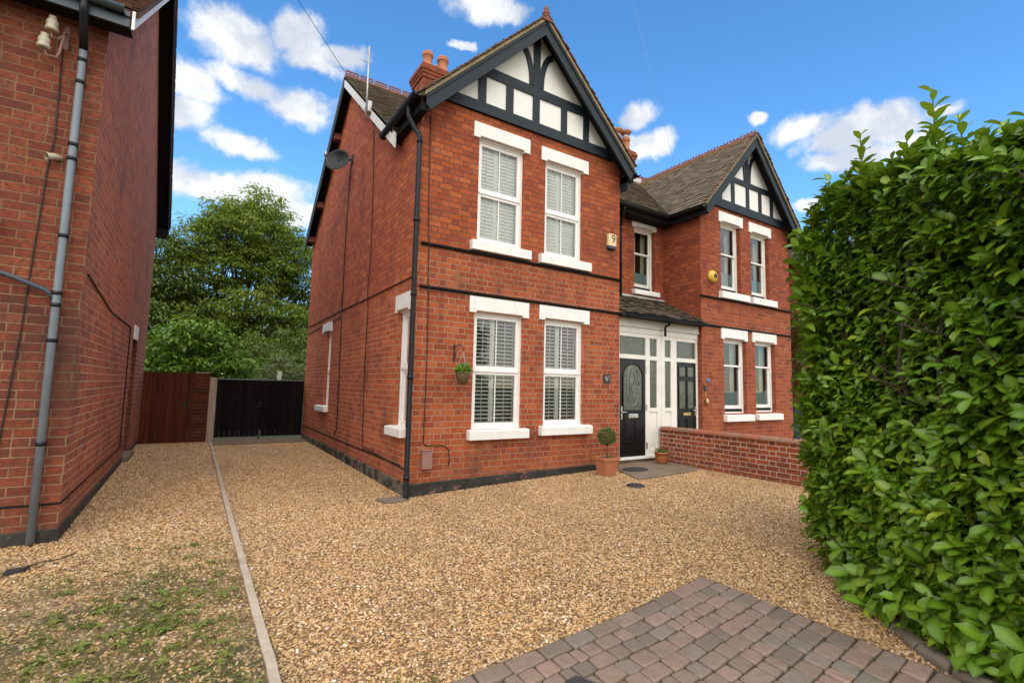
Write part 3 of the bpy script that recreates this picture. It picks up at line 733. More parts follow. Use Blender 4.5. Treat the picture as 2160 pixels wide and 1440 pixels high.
def barge(house, cx, hw, z_tip, slope, yb, mat, w=.25, th=.035, tail=.14, verge=True):
    """front barge boards"""
    for sgn in (-1, 1):
        mb = MB(); apex = z_tip+hw*slope
        x1 = cx+sgn*hw
        prof = [(cx, apex), (x1, z_tip), (x1, z_tip-tail), (x1-sgn*.07, z_tip-tail-.06), (cx, apex-w)]
        if sgn > 0: prof = prof[::-1]
        mb.prism(prof, lambda a, x, z: (x, a, z), yb-th+(.0006 if sgn > 0 else 0), yb)
        # upper moulding strip
        mb.prism([(cx, apex+.012), (x1+sgn*.012, z_tip+.012-.012*slope), (x1+sgn*.012, z_tip-.045-.012*slope), (cx, apex-.045)], lambda a, x, z: (x, a, z), yb-th-.018+(.0006 if sgn > 0 else 0), yb-th-.0007)
        mb.build('bargeboard', mat, house, recalc=True)
        if verge:
            q = MB(); q.prism([(cx, apex+.075), (x1+sgn*.03, z_tip+.075-.03*slope), (x1+sgn*.03, z_tip+.014-.03*slope), (cx, apex+.014)], lambda a, x, z: (x, a, z), yb-th-.03, yb+.05+(.001 if sgn > 0 else 0))
            q.build('verge_bedding', M['verge'], house, recalc=True)
            # undercloak tile edges
            v = MB(); R = random.Random(int(cx*10)+sgn); n = int(hw/.075)
            for k in range(n):
                a = k/n; xx = cx+sgn*hw*1.02*(a); zz = apex+.08-abs(xx-cx)*slope; L = .115
                dx, dz = sgn*L/math.hypot(1, slope), -slope*L/math.hypot(1, slope); c = R.random(); up = .022+R.uniform(-.006, .012)
                v.prism([(xx, zz+.002), (xx+dx, zz+dz+up*.8), (xx+dx+sgn*.012, zz+dz+up*.8+.012), (xx, zz+.02)], lambda a_, x, z: (x, a_, z), yb-th-.065+R.uniform(-.012, .012), yb+.03, (c, c, c))
            v.build('verge_tiles', M['tilebrown'], house, recalc=True)

def chimney(house, x0, x1, y0, y1, zb, zt, pots, cowl=False, tall=False):
    mb = MB()
    mb.box(x0+.07, x1-.07, y0+.07, y1-.07, zb, zt-.34)
    mb.box(x0+.04, x1-.04, y0+.04, y1-.04, zt-.34, zt-.25); mb.box(x0+.015, x1-.015, y0+.015, y1-.015, zt-.25, zt-.17)
    mb.box(x0-.01, x1+.01, y0-.01, y1+.01, zt-.17, zt-.07); mb.box(x0+.02, x1-.02, y0+.02, y1-.02, zt-.07, zt)
    ch = mb.build('chimney', M['brick_chim'], house, recalc=True, bevel=.006)
    f = MB(); f.prism([(x0+.1, zt), (x1-.1, zt), (x1-.2, zt+.05), (x0+.2, zt+.05)], lambda a, x, z: (x, a, z), y0+.1, y1-.1); f.build('flaunching', M['verge'], ch, recalc=True)
    for (px, py, h, r) in pots:
        p = MB(); p.lathe([(r*1.12, 0), (r*1.12, .05), (r, .07), (r*.93, h*.72), (r*1.0, h*.74), (r*1.16, h*.78), (r*1.16, h*.84), (r*1.02, h*.88), (r*1.12, h*.93), (r*1.1, h), (r*.8, h), (r*.8, h-.1)], (px, py, zt), 18)
        po = p.build('chimney_pot', M['terra'], ch)
        if cowl:
            c = MB(); c.lathe([(r*.8, h), (r*.8, h+.10)], (px, py, zt), 14); c.build('cowl_band', M['lead'], po)
            c = MB(); c.lathe([(r*.9, h+.10), (r*1.55, h+.20), (r*1.55, h+.23), (r*.5, h+.26)], (px, py, zt), 16); c.build('cowl', M['terra'], po)
    return ch

def bits(mbs): pass

# ================================================================== MAIN HOUSE
H = thing('brick_house', (2.07, 3, 0), 'red brick semi detached house with tall black and white gable nearest the camera', 'house', None)
XR = 4.16; YB = 7.95; MX = 5.46
TF = front(0.); TS = side(0.)
Wm = {'UL': (1.00, 1.90, 3.90, 5.62), 'UR': (2.34, 3.22, 3.90, 5.60), 'LL': (1.00, 1.94, .93, 2.76), 'LR': (2.37, 3.27, .95, 2.77)}
def house_wall():
    mb = MB()
    wallgrid(mb, TF, 0, XR, -.15, 6.05, list(Wm.values()))
    mb.poly([(0, 0, 6.05), (XR, 0, 6.05), (XR-.35, 0, 6.1), (.35, 0, 6.1)])
    wallgrid(mb, TS, 0, YB, -.15, 5.5, [(.16, .66, .96, 2.73), (5.05, 5.60, 1.02, 2.80)], .2)
    mb.poly([(0, 0, 5.5), (0, .85, 5.5), (0, .85, 5.76), (0, 0, 5.76)])
    mb.poly([(0, .85, 5.5), (0, YB, 5.5), (0, 4.3, 8.36)])
    mb.poly([(XR, 0, -.15), (XR, 1.04, -.15), (XR, 1.04, 5.8), (XR, 0, 5.8)])
    mb.poly([(0, YB, -.15), (MX, YB, -.15), (MX, YB, 5.5), (0, YB, 5.5)])
    TM = front(1.04); wallgrid(mb, TM, XR, MX, 3.0, 5.65)
    return mb.build('wall', M['brick'], H)
house_wall()
window(H, TF, *Wm['UL'], 'shut_closed', (.88, 2.01, 3.73, 3.895), (.89, 1.99, 5.60, 5.855), .49)
window(H, TF, *Wm['UR'], 'shut_closed', (2.215, 3.36, 3.725, 3.895), (2.24, 3.33, 5.58, 5.83), .47)
window(H, TF, *Wm['LL'], 'shut_open', (.925, 2.03, .775, .93), (.905, 2.03, 2.745, 3.0), .50)
window(H, TF, *Wm['LR'], 'shut_open', (2.28, 3.41, .80, .955), (2.25, 3.38, 2.755, 3.005), .50)
window(H, TS, .16, .66, .96, 2.73, 'plain', (.11, .79, .83, .97), (.13, .74, 2.71, 2.98), .5)
window(H, TS, 5.05, 5.60, 1.02, 2.80, 'plain', (5.02, 6.0, .93, 1.06), (5.03, 5.95, 2.79, 3.02), .46)
def main_trim():
    mb = MB()
    for z in (3.04, 3.69):
        mb.prism([(-.01, z-.02), (.03, z-.02), (.045, z), (.045, z+.018), (-.01, z+.03)], lambda a, d, zz: TF(a, d, zz), .07, XR+.02)
    mb.build('string_course', M['soffit'], H, recalc=True)
    mb = MB(); n = 16
    for i in range(n):
        x0, x1 = -.012+(3.7+.012)*i/n, -.012+(3.7+.012)*(i+1)/n
        mb.prism([(0, gz(x0, 0)-.1), (.012, gz(x0, 0)-.1), (.012, .18+.014*x0), (0, .195+.014*x0)], lambda a, d, z: TF(a, d, z), x0, x1)
    mb.build('plinth', M['plinth'], H, recalc=True)
    mb = MB(); mb.prism([(0, -.1), (.014, -.1), (.014, .185), (0, .20)], lambda a, d, z: TS(a, d, z), 0.0, YB); mb.build('plinth', M['plinthside'], H, recalc=True)
    mb = MB(); mb.box(.3, YB, 0., .010, .405, .425, TS); mb.build('damp_course', M['soffit'], H, recalc=True)
    # lower chamfered course on the side wall
main_trim()
CX = 2.09; SL = 0.985
timber_gable(H, CX, 1.9, (6.02, 6.20), (6.67, 6.84), [(.94, 1.08), (1.47, 1.61), (2.02, 2.16), (2.65, 2.78), (3.18, 3.31)], (2.02, 2.16), 7.93, SL*1.02)
barge(H, CX, 2.14, 5.82, SL, -.25, M['timber'])
def soffits():
    mb = MB()
    for sgn in (-1, 1):
        pr = [(CX, 7.90), (CX+sgn*2.10, 7.90-2.10*SL), (CX+sgn*2.10, 7.87-2.10*SL-.02), (CX, 7.87)]
        mb.prism(pr, lambda a, x, z: (x, a, z), -.249, -.051)
    # eaves boxes along the sides of the wing
    mb.box(-.10, -.002, -.24, 1.0, 5.60, 5.72); mb.box(XR+.002, XR+.10, -.24, 1.2, 5.60, 5.72)
    mb.prism([(-.12, 5.60), (-.10, 5.60), (-.10, 5.80), (-.12, 5.80)], lambda a, x, z: (x, a, z), -.25, 1.05)
    mb.prism([(XR+.12, 5.60), (XR+.10, 5.60), (XR+.10, 5.80), (XR+.12, 5.80)], lambda a, x, z: (x, a, z), -.25, 1.2)
    mb.build('soffit', M['soffit'], H, recalc=True)
    # bracket block under the right eave end
    mb = MB(); mb.prism([(XR+.002, 5.42), (XR+.12, 5.62), (XR+.14, 5.74), (XR+.002, 5.74)], lambda a, x, z: (x, a, z), -.2, -.02)
    mb.build('eaves_bracket', M['timber'], H, recalc=True)
soffits()
ZR1 = 8.0
gable_roof_wing(H, -.17, 4.35, 5.80, 8.02, -.30, 3.7, 'L', M['tile'], CX, clipL=lambda u, v: 3.7-u < 4.3-(8.55-5.8-v*.707)/.8+.1, seed=3)
rb = MB(); rb.prism([(-.13, -.10), (0, .05), (.13, -.10), (.11, -.12), (-.11, -.12)], lambda a, b, c: (CX+b, a, 8.03+c), -.34, 3.6); rb.build('ridge_tiles', M['ridge'], H, recalc=True)
fb = MB(); fb.lathe([(.06, -.02), (.075, .02), (.05, .05), (.03, .07), (.045, .10), (.03, .13), (.012, .17), (.002, .20)], (CX, -.28, 8.05), 10); fb.build('finial', M['ridge'], H)
def cross_roof(house, x0, x1, tiles, tmat, seed, ridge_n, crestr):
    s = .8; zr, yc = 8.55, 4.3; ye0, ye1 = .72, 8.0
    mb = MB(); mb.prism([(ye0, zr-s*(yc-ye0)), (yc, zr), (ye1, zr-s*(ye1-yc)), (ye1-.02, zr-s*(ye1-yc)-.06), (yc, zr-.07), (ye0+.02, zr-s*(yc-ye0)-.06)], lambda a, y, z: (a, y, z), x0, x1)
    r = mb.build('roof', tmat, house, recalc=True)
    Hh = math.hypot(yc-ye0, s*(yc-ye0))
    for (u0, u1) in tiles:
        tiled('roof_tiles', (u0, ye0, zr-s*(yc-ye0)), (1, 0, 0), (0, 1, s), u1-u0, Hh-.04, lambda u, v: True, tmat, r, seed=seed)
    crest(r, (crestr[0], yc, zr+.03), (crestr[1], yc, zr+.03), M['ridge'], ridge_n)
    return r
cross_roof(H, -.2, MX, [(-.2, 1.35), (4.1, MX)], M['tile'], 11, 16, (-.2, 5.2))
def side_verge():
    s = .8; zr, yc = 8.55, 4.3
    def bd(y0, y1, mat, name, t, wd, x):
        mb = MB(); z0, z1 = zr-s*abs(y0-yc), zr-s*abs(y1-yc)
        mb.prism([(y0, z0-.02), (y1, z1-.02), (y1, z1-.02-wd), (y0, z0-.02-wd)], lambda a, y, z: (a, y, z), x-t, x); return mb.build(name, mat, H, recalc=True)
    bd(4.3, .62, M['oldwhite'], 'bargeboard', .025, .24, -.175)
    bd(4.3, 8.03, M['timber'], 'bargeboard', .024, .24, -.1755)
    mb = MB(); mb.prism([(4.3, zr-.075), (8.03, zr-.075-s*3.73), (8.03, zr-.09-s*3.73), (4.3, zr-.09)], lambda a, y, z: (a, y, z), -.17, -.003)
    mb.prism([(4.3, zr-.0755), (.8, zr-.075-s*3.5), (.8, zr-.09-s*3.5), (4.3, zr-.0905)], lambda a, y, z: (a, y, z), -.17, -.003)
    mb.build('soffit', M['soffit'], H, recalc=True)
    mb = MB(); mb.prism([(4.3, zr+.0), (8.03, zr-s*3.73), (8.03, zr-.018-s*3.73), (4.3, zr-.018)], lambda a, y, z: (a, y, z), -.215, -.16); mb.build('verge_strip', M['lead'], H, recalc=True)
    for yy in (7.75, 6.85, 5.3, 3.0, 1.9):        # purlin ends poking through the brickwork
        z = zr-.10-s*abs(yy-yc)
        q = MB(); q.box(-.165, 0, yy-.09, yy+.09, z-.17, z-.02); q.build('purlin_end', M['ridge'] if yy > 4 else M['timber'], H, recalc=True)
side_verge()
gutter(H, (-.20, 1.25, 5.80), (-.20, -.34, 5.80), (1, 0, 0), M['black'], .07)
gutter(H, (4.38, -.30, 5.78), (4.38, .75, 5.78), (1, 0, 0), M['black'], .06)
gutter(H, (4.40, .66, 5.62), (MX, .66, 5.62), (0, 1, 0), M['black'], .06)
fm = MB(); fm.box(4.2, MX, .74, .765, 5.48, 5.72); fm.box(4.2, MX, .765, 1.035, 5.48, 5.50); fm.build('fascia', M['soffit'], H, recalc=True)
pipe('downpipe', H, [(-.20, .02, 5.76), (-.20, .02, 5.60), (-.13, -.03, 5.42), (-.05, -.07, 5.28), (-.05, -.075, 5.1), (-.045, -.075, 2.6), (-.04, -.075, .06), (-.04, -.10, .0)], .036, M['black'],
     [(-.05, -.075, 5.2), (-.048, -.075, 4.0), (-.046, -.075, 2.9), (-.044, -.075, 1.7), (-.041, -.075, .3)], .046)
pipe('downpipe', H, [(5.0, .68, 5.60), (5.0, .70, 5.5), (5.16, .93, 5.30), (5.16, .96, 5.2), (5.16, .96, 3.62)], .036, M['black'], [(5.16, .96, 5.15), (5.16, .96, 4.4)], .046)
chimney(H, 1.50, 2.42, 3.95, 4.78, 7.9, 9.42, [(1.74, 4.2, .42, .12), (2.14, 4.18, .42, .13), (2.15, 4.55, .38, .12)])

# mid-bay first floor window belongs to the right-hand house in the photo layout: see below
# ---- porch fronts
def porch_frame(house, x0, x1, door, side_l, flip):
    """white joinery at y=.1; door=(x0,x1), side_l=(x0,x1) sidelight glass"""
    T = front(.10); mb = MB(); zb = .30
    def b(a0, a1, z0, z1, d0=-.06, d1=.0): mb.box(a0, a1, d0, d1, z0, z1, T)
    d0, d1 = door; s0, s1 = side_l
    b(x0, x0+.06, zb, 2.72) if not flip else b(x1-.06, x1, zb, 2.72)
    if not flip:
        b(x0+.06, x1, 2.64, 2.72); b(d0-.02, d1+.04, 2.20, 2.285, -.06, .006); b(d1, s0-.0, zb, 2.64, -.06, .003); b(s1, x1, zb, 2.64, -.06, .002)
        b(s0, s1, 2.195, 2.28); b(s0, s1, 1.16, 1.235); b(s0, s1, zb, 1.16, -.05, -.02); b(s0, s1, zb, .42); 
        b(x0+.06, d0, zb, 2.64) if d0 > x0+.06 else None
    else:
        b(x0, x1-.06, 2.64, 2.72); b(d0-.04, d1+.02, 2.20, 2.285, -.06, .006); b(s1, d0, zb, 2.64, -.06, .003); b(x0, s0, zb, 2.64, -.06, .002)
        b(s0, s1, 2.195, 2.28); b(s0, s1, 1.16, 1.235); b(s0, s1, zb, 1.16, -.05, -.02)
    b(x0, x1, 2.72, 2.83, -.05, .015); b(x0, x1, 2.835, 3.0, -.05, .04)
    b(x0, x1, 2.832, 2.85, -.05, .055)
    fr = mb.build('door_frame', M['oldwhite'], house, recalc=True, bevel=.003)
    q = MB()
    for (a0, a1, z0, z1) in ((d0, d1, 2.285, 2.64), (s0, s1, 2.28, 2.64), (s0, s1, 1.235, 2.195)):
        q = MB(); q.poly([T(a0, -.03, z0), T(a1, -.03, z0), T(a1, -.03, z1), T(a0, -.03, z1)]); q.build('pane', M['obscured'], fr)
    q = MB(); q.box(x0-.0, x1, -.06, .05, .255, .30, T); q.build('threshold', M['white'], fr, recalc=True)
    q = MB(); q.box(x0, x1, -.06, .0, .12, .255, T); q.build('step_riser', M['stone'], fr, recalc=True)
    for q_ in range(0): pass
    return fr
P1 = porch_frame(H, 4.185, MX-.005, (4.27, 5.0), (5.12, 5.34), False)
def hinges(par, x, T):
    for z in (2.0, 1.25, .5):
        q = MB(); q.box(x-.018, x+.018, .0, .014, z-.06, z+.06, T); q.build('hinge', M['chrome'], par, recalc=True)
hinges(P1, 5.02, front(.10))
def door_left():
    T = front(.11); x0, x1, z0, z1 = 4.285, 4.995, .31, 2.195; cx = (x0+x1)/2
    mb = MB(); mb.box(x0, x1, -.05, 0, z0, z1, T)
    # raised lower panels
    for (a0, a1) in ((x0+.10, cx-.045), (cx+.045, x1-.10)):
        mb.box(a0, a1, 0, .008, z0+.30, z0+.80, T); mb.box(a0+.03, a1-.03, .008, .016, z0+.33, z0+.77, T)
        mb.box(a0-.01, a1+.01, 0, .018, z0+.27, z0+.29, T); mb.box(a0-.01, a1+.01, 0, .018, z0+.82, z0+.835, T)
    # arch moulding round the glass
    a0, a1, b0 = x0+.105, x1-.105, 1.20; r = (a1-a0)/2; bz = 1.84
    arc = [(cx+(r+.02)*math.cos(PI*k/20), bz+(r*.98+.02)*math.sin(PI*k/20)) for k in range(21)]
    path = [(a1+.02, b0-.02)]+arc+[(a0-.02, b0-.02)]
    mb.tube([T(p[0], .004, p[1]) for p in path], .014, 6)
    mb.box(a0-.03, a1+.03, 0, .012, b0-.045, b0-.02, T)
    d = mb.build('door', M['doorblack'], H, recalc=True, bevel=.002); d['label'] = 'black door with tall arched leaded glass panel'
    g = MB(); g.poly([T(p[0], .004, p[1]) for p in ([(a1, b0)]+[(cx+r*math.cos(PI*k/20), bz+r*.98*math.sin(PI*k/20)) for k in range(21)]+[(a0, b0)])]); g.build('door_glass', M['obscured'], d)
    L = MB()
    def cur(pts, rad=.005): L.tube([T(p[0], .009, p[1]) for p in pts], rad, 5)
    el = lambda rx, rz, c, n=28: [(cx+rx*math.cos(2*PI*k/n), c+rz*math.sin(2*PI*k/n)) for k in range(n+1)]
    cur([(cx+(r-.045)*math.cos(PI*k/20), bz+(r-.05)*math.sin(PI*k/20)) for k in range(21)])
    cur(el(.165, .40, 1.68), .006); cur(el(.085, .24, 1.68)); cur(el(.035, .11, 1.68), .006)
    cur([(cx, 1.92), (cx-.07, 1.70), (cx, 1.45), (cx+.07, 1.70), (cx, 1.92)])
    cur([(a0, 1.30), (a1, 1.30)]); cur([(a0+.02, 1.26), (a1-.02, 1.26)], .003)
    for z in (1.55, 1.80): cur([(a0, z), (cx-.15, z)]); cur([(cx+.15, z), (a1, z)])
    L.build('leading', M['came'], d)
    q = MB(); q.box(cx-.13, cx+.13, .0, .022, 1.045, 1.125, T); q.box(cx-.11, cx+.11, .022, .028, 1.06, 1.11, T); q.build('letterbox', M['chrome'], d, recalc=True, bevel=.004)
    q = MB(); q.box(x0+.03, x0+.06, 0, .012, 1.02, 1.27, T); q.tube([T(x0+.045, .012, 1.16), T(x0+.045, .05, 1.16), T(x0+.15, .05, 1.16)], .009, 8); q.build('door_handle', M['chrome'], d)
door_left()
def porch_roof(house, x0, x1, seed):
    mb = MB(); mb.prism([(-.16, 3.05), (1.03, 3.66), (1.03, 3.58), (-.14, 2.99)], lambda a, y, z: (a, y, z), x0, x1); r = mb.build('porch_roof', M['tilemoss'], house, recalc=True)
    tiled('porch_tiles', (x0, -.17, 3.05), (1, 0, 0), (0, 1.19, .61), x1-x0, 1.30, lambda u, v: True, M['tilemoss'], r, jit=2.2, gauge=.10, seed=seed)
    q = MB(); q.box(x0, x1, -.15, .04, 2.995, 3.012); q.box(x0, x1, -.165, -.15, 2.985, 3.06); q.build('porch_fascia', M['soffit'], r, recalc=True)
    f = MB(); f.box(x0, x1, .99, 1.035, 3.68, 3.72); f.build('flashing', M['lead'], r, recalc=True)
    return r
porch_roof(H, 4.17, MX, 4)
gutter(H, (4.10, -.20, 3.02), (MX, -.20, 3.02), (0, 1, 0), M['black'], .04)
pipe('porch_hopper', H, [(5.455, -.17, 3.0), (5.455, -.12, 2.93), (5.455, -.03, 2.90), (5.455, -.02, 2.84), (5.455, -.02, 2.70)], .024, M['black'], [], .05)

# ================================================================== NEIGHBOUR HOUSE
N_ = thing('brick_house', (8.5, 3, 0), 'red brick semi detached house with smaller black and white gable joined on the right', 'house', None)
NX0, NX1 = 6.67, 10.38
Wn = {'UL': (7.42, 8.20, 3.90, 5.55), 'UR': (8.64, 9.44, 3.90, 5.53), 'LL': (7.47, 8.36, 1.10, 2.81), 'LR': (8.73, 9.60, 1.12, 2.83)}
def nwall():
    mb = MB(); wallgrid(mb, TF, NX0, NX1, -.15, 5.88, list(Wn.values()))
    mb.poly([(NX0, 0, -.15), (NX0, 1.04, -.15), (NX0, 1.04, 5.7), (NX0, 0, 5.7)])
    mb.poly([(NX1, 0, -.15), (NX1, YB, -.15), (NX1, YB, 5.6), (NX1, 0, 5.6)]); mb.poly([(NX1, .85, 5.6), (NX1, YB, 5.6), (NX1, 4.3, 8.36)])
    mb.poly([(MX, YB, -.15), (NX1, YB, -.15), (NX1, YB, 5.5), (MX, YB, 5.5)])
    TM = front(1.04); wallgrid(mb, TM, MX, NX0, 3.0, 5.65, [(5.68, 6.38, 3.88, 5.36)])
    mb.build('wall', M['brick2'], N_)
nwall()
window(N_, TF, *Wn['UL'], 'sash', (7.32, 8.42, 3.725, 3.895), (7.34, 8.29, 5.53, 5.78), .56, wmat=M['oldwhite'], open_gap=True)
window(N_, TF, *Wn['UR'], 'sash', (8.57, 9.62, 3.725, 3.895), (8.56, 9.53, 5.51, 5.76), .56, wmat=M['oldwhite'], open_gap=True)
window(N_, TF, *Wn['LL'], 'sash', (7.42, 8.51, .925, 1.08), (7.37, 8.40, 2.79, 3.045), .64, wmat=M['upvc'], open_gap=True)
window(N_, TF, *Wn['LR'], 'sash', (8.69, 9.75, .935, 1.09), (8.60, 9.66, 2.80, 3.05), .64, wmat=M['upvc'], open_gap=True)
window(N_, front(1.04), 5.68, 6.38, 3.88, 5.36, 'sash', (5.60, 6.45, 3.76, 3.88), (5.60, 6.42, 5.34, 5.46), .60, wmat=M['oldwhite'], open_gap=True)
CN = 8.50; SN = 1.08
timber_gable(N_, CN, 1.6, (5.87, 6.07), (6.60, 6.73), [(7.33, 7.45), (7.83, 7.95), (8.44, 8.56), (8.98, 9.10), (9.50, 9.62)], (8.44, 8.56), 7.84, SN*1.02)
barge(N_, CN, 1.98, 5.68, SN, -.25, M['timber'], w=.26)
sf = MB()
for sgn in (-1, 1): sf.prism([(CN, 7.80), (CN+sgn*1.95, 7.80-1.95*SN), (CN+sgn*1.95, 7.76-1.95*SN), (CN, 7.76)], lambda a, x, z: (x, a, z), -.249, -.051)
sf.box(NX0-.13, NX0-.002, -.24, 1.0, 5.50, 5.62); sf.prism([(NX0-.15, 5.46), (NX0-.13, 5.46), (NX0-.13, 5.70), (NX0-.15, 5.70)], lambda a, x, z: (x, a, z), -.25, 1.0)
sf.box(NX1-.02, NX1+.10, -.24, 2., 5.40, 5.60)
sf.build('soffit', M['soffit'], N_, recalc=True)
def nclip(u, v):   # valley against the main slope
    y = 3.6-u; z = 5.66+v*SN/math.hypot(1, SN); return y < 4.3-(8.55-z)/.8+.12
gable_roof_wing(N_, NX0-.17-.02, 10.52, 5.67, 7.87, -.30, 3.6, 'L', M['tile'], CN, clipL=nclip, seed=21)
crest(N_, (CN, -.30, 7.90), (CN, 3.4, 7.90), M['ridge'], 10, .9)
rn = cross_roof(N_, MX+.002, 10.6, [(MX, 8.3)], M['tile'], 31, 8, (9.1, 10.6))
gutter(N_, (MX, .66, 5.62), (6.45, .66, 5.62), (0, 1, 0), M['black'], .06)
gutter(N_, (NX0-.24, -.28, 5.64), (NX0-.24, .75, 5.64), (1, 0, 0), M['black'], .06)
fm = MB(); fm.box(MX, NX0-.16, .74, .765, 5.48, 5.72); fm.box(MX, NX0, .765, 1.035, 5.48, 5.50); fm.build('fascia', M['soffit'], N_, recalc=True)
sc_ = MB()
for z in (3.06, 3.70): sc_.prism([(-.01, z-.02), (.03, z-.02), (.045, z), (.045, z+.018), (-.01, z+.03)], lambda a, d, zz: TF(a, d, zz), NX0-.02, NX1-.02)
sc_.build('string_course', M['soffit'], N_, recalc=True)
chimney(N_, 8.10, 8.95, 3.95, 4.75, 7.9, 9.25, [(8.24, 4.15, .38, .12), (8.6, 4.12, .42, .12)], cowl=True)
fl = MB(); fl.prism([(8.0, 8.14), (9.05, 8.14), (9.0, 8.28), (8.05, 8.28)], lambda a, x, z: (x, a, z), 3.78, 3.84); fl.prism([(3.8, 8.12), (4.3, 8.52), (4.3, 8.62), (3.8, 8.24)], lambda a, y, z: (a, y, z), 8.08, 8.12)
fl.build('flashing', M['lead'], N_, recalc=True)
P2 = porch_frame(N_, MX+.005, NX0-.01, (5.95, 6.60), (5.58, 5.77), True)
def door_right():
    T = front(.11); x0, x1, z0, z1 = 5.95, 6.60, .31, 2.195; cx = (x0+x1)/2
    mb = MB(); mb.box(x0, x1, -.05, 0, z0, z1, T)
    for (a0, a1) in ((x0+.09, cx-.04), (cx+.04, x1-.09)):
        for (b0, b1) in ((z0+.15, z0+.68), (1.22, 1.80), (1.90, 2.10)):
            for q in ((a0-.02, a1+.02, b1, b1+.018), (a0-.02, a1+.02, b0-.018, b0), (a0-.02, a0, b0, b1), (a1, a1+.02, b0, b1)): mb.box(q[0], q[1], 0, .012, q[2], q[3], T)
    d = mb.build('door', M['doorblack'], N_, recalc=True, bevel=.002); d['label'] = 'black door with two small and two tall glass panes'
    for (a0, a1) in ((x0+.09, cx-.04), (cx+.04, x1-.09)):
        for (b0, b1) in ((1.22, 1.80), (1.90, 2.10)):
            g = MB(); g.poly([T(a0, .004, b0), T(a1, .004, b0), T(a1, .004, b1), T(a0, .004, b1)]); g.build('door_glass', M['obscured'], d)
    L = MB()
    for c in ((x0+.09+cx-.04)/2, (cx+.04+x1-.09)/2):
        L.tube([T(c, .008, 1.72), T(c-.05, .008, 1.50), T(c, .008, 1.30), T(c+.05, .008, 1.50), T(c, .008, 1.72)], .004, 5)
    L.build('leading', M['came'], d)
    q = MB(); q.box(cx-.12, cx+.12, 0, .02, 1.07, 1.13, T); q.build('letterbox', M['brass'], d, recalc=True, bevel=.004)
    q = MB(); q.box(x1-.05, x1-.025, 0, .012, 1.06, 1.26, T); q.tube([T(x1-.04, .012, 1.18), T(x1-.04, .045, 1.18), T(x1-.14, .045, 1.18)], .009, 8); q.build('door_handle', M['chrome'], d)
door_right()
porch_roof(N_, MX+.002, NX0-.01, 9)
gutter(N_, (MX+.001, -.20, 3.02), (NX0, -.20, 3.02), (0, 1, 0), M['black'], .04)

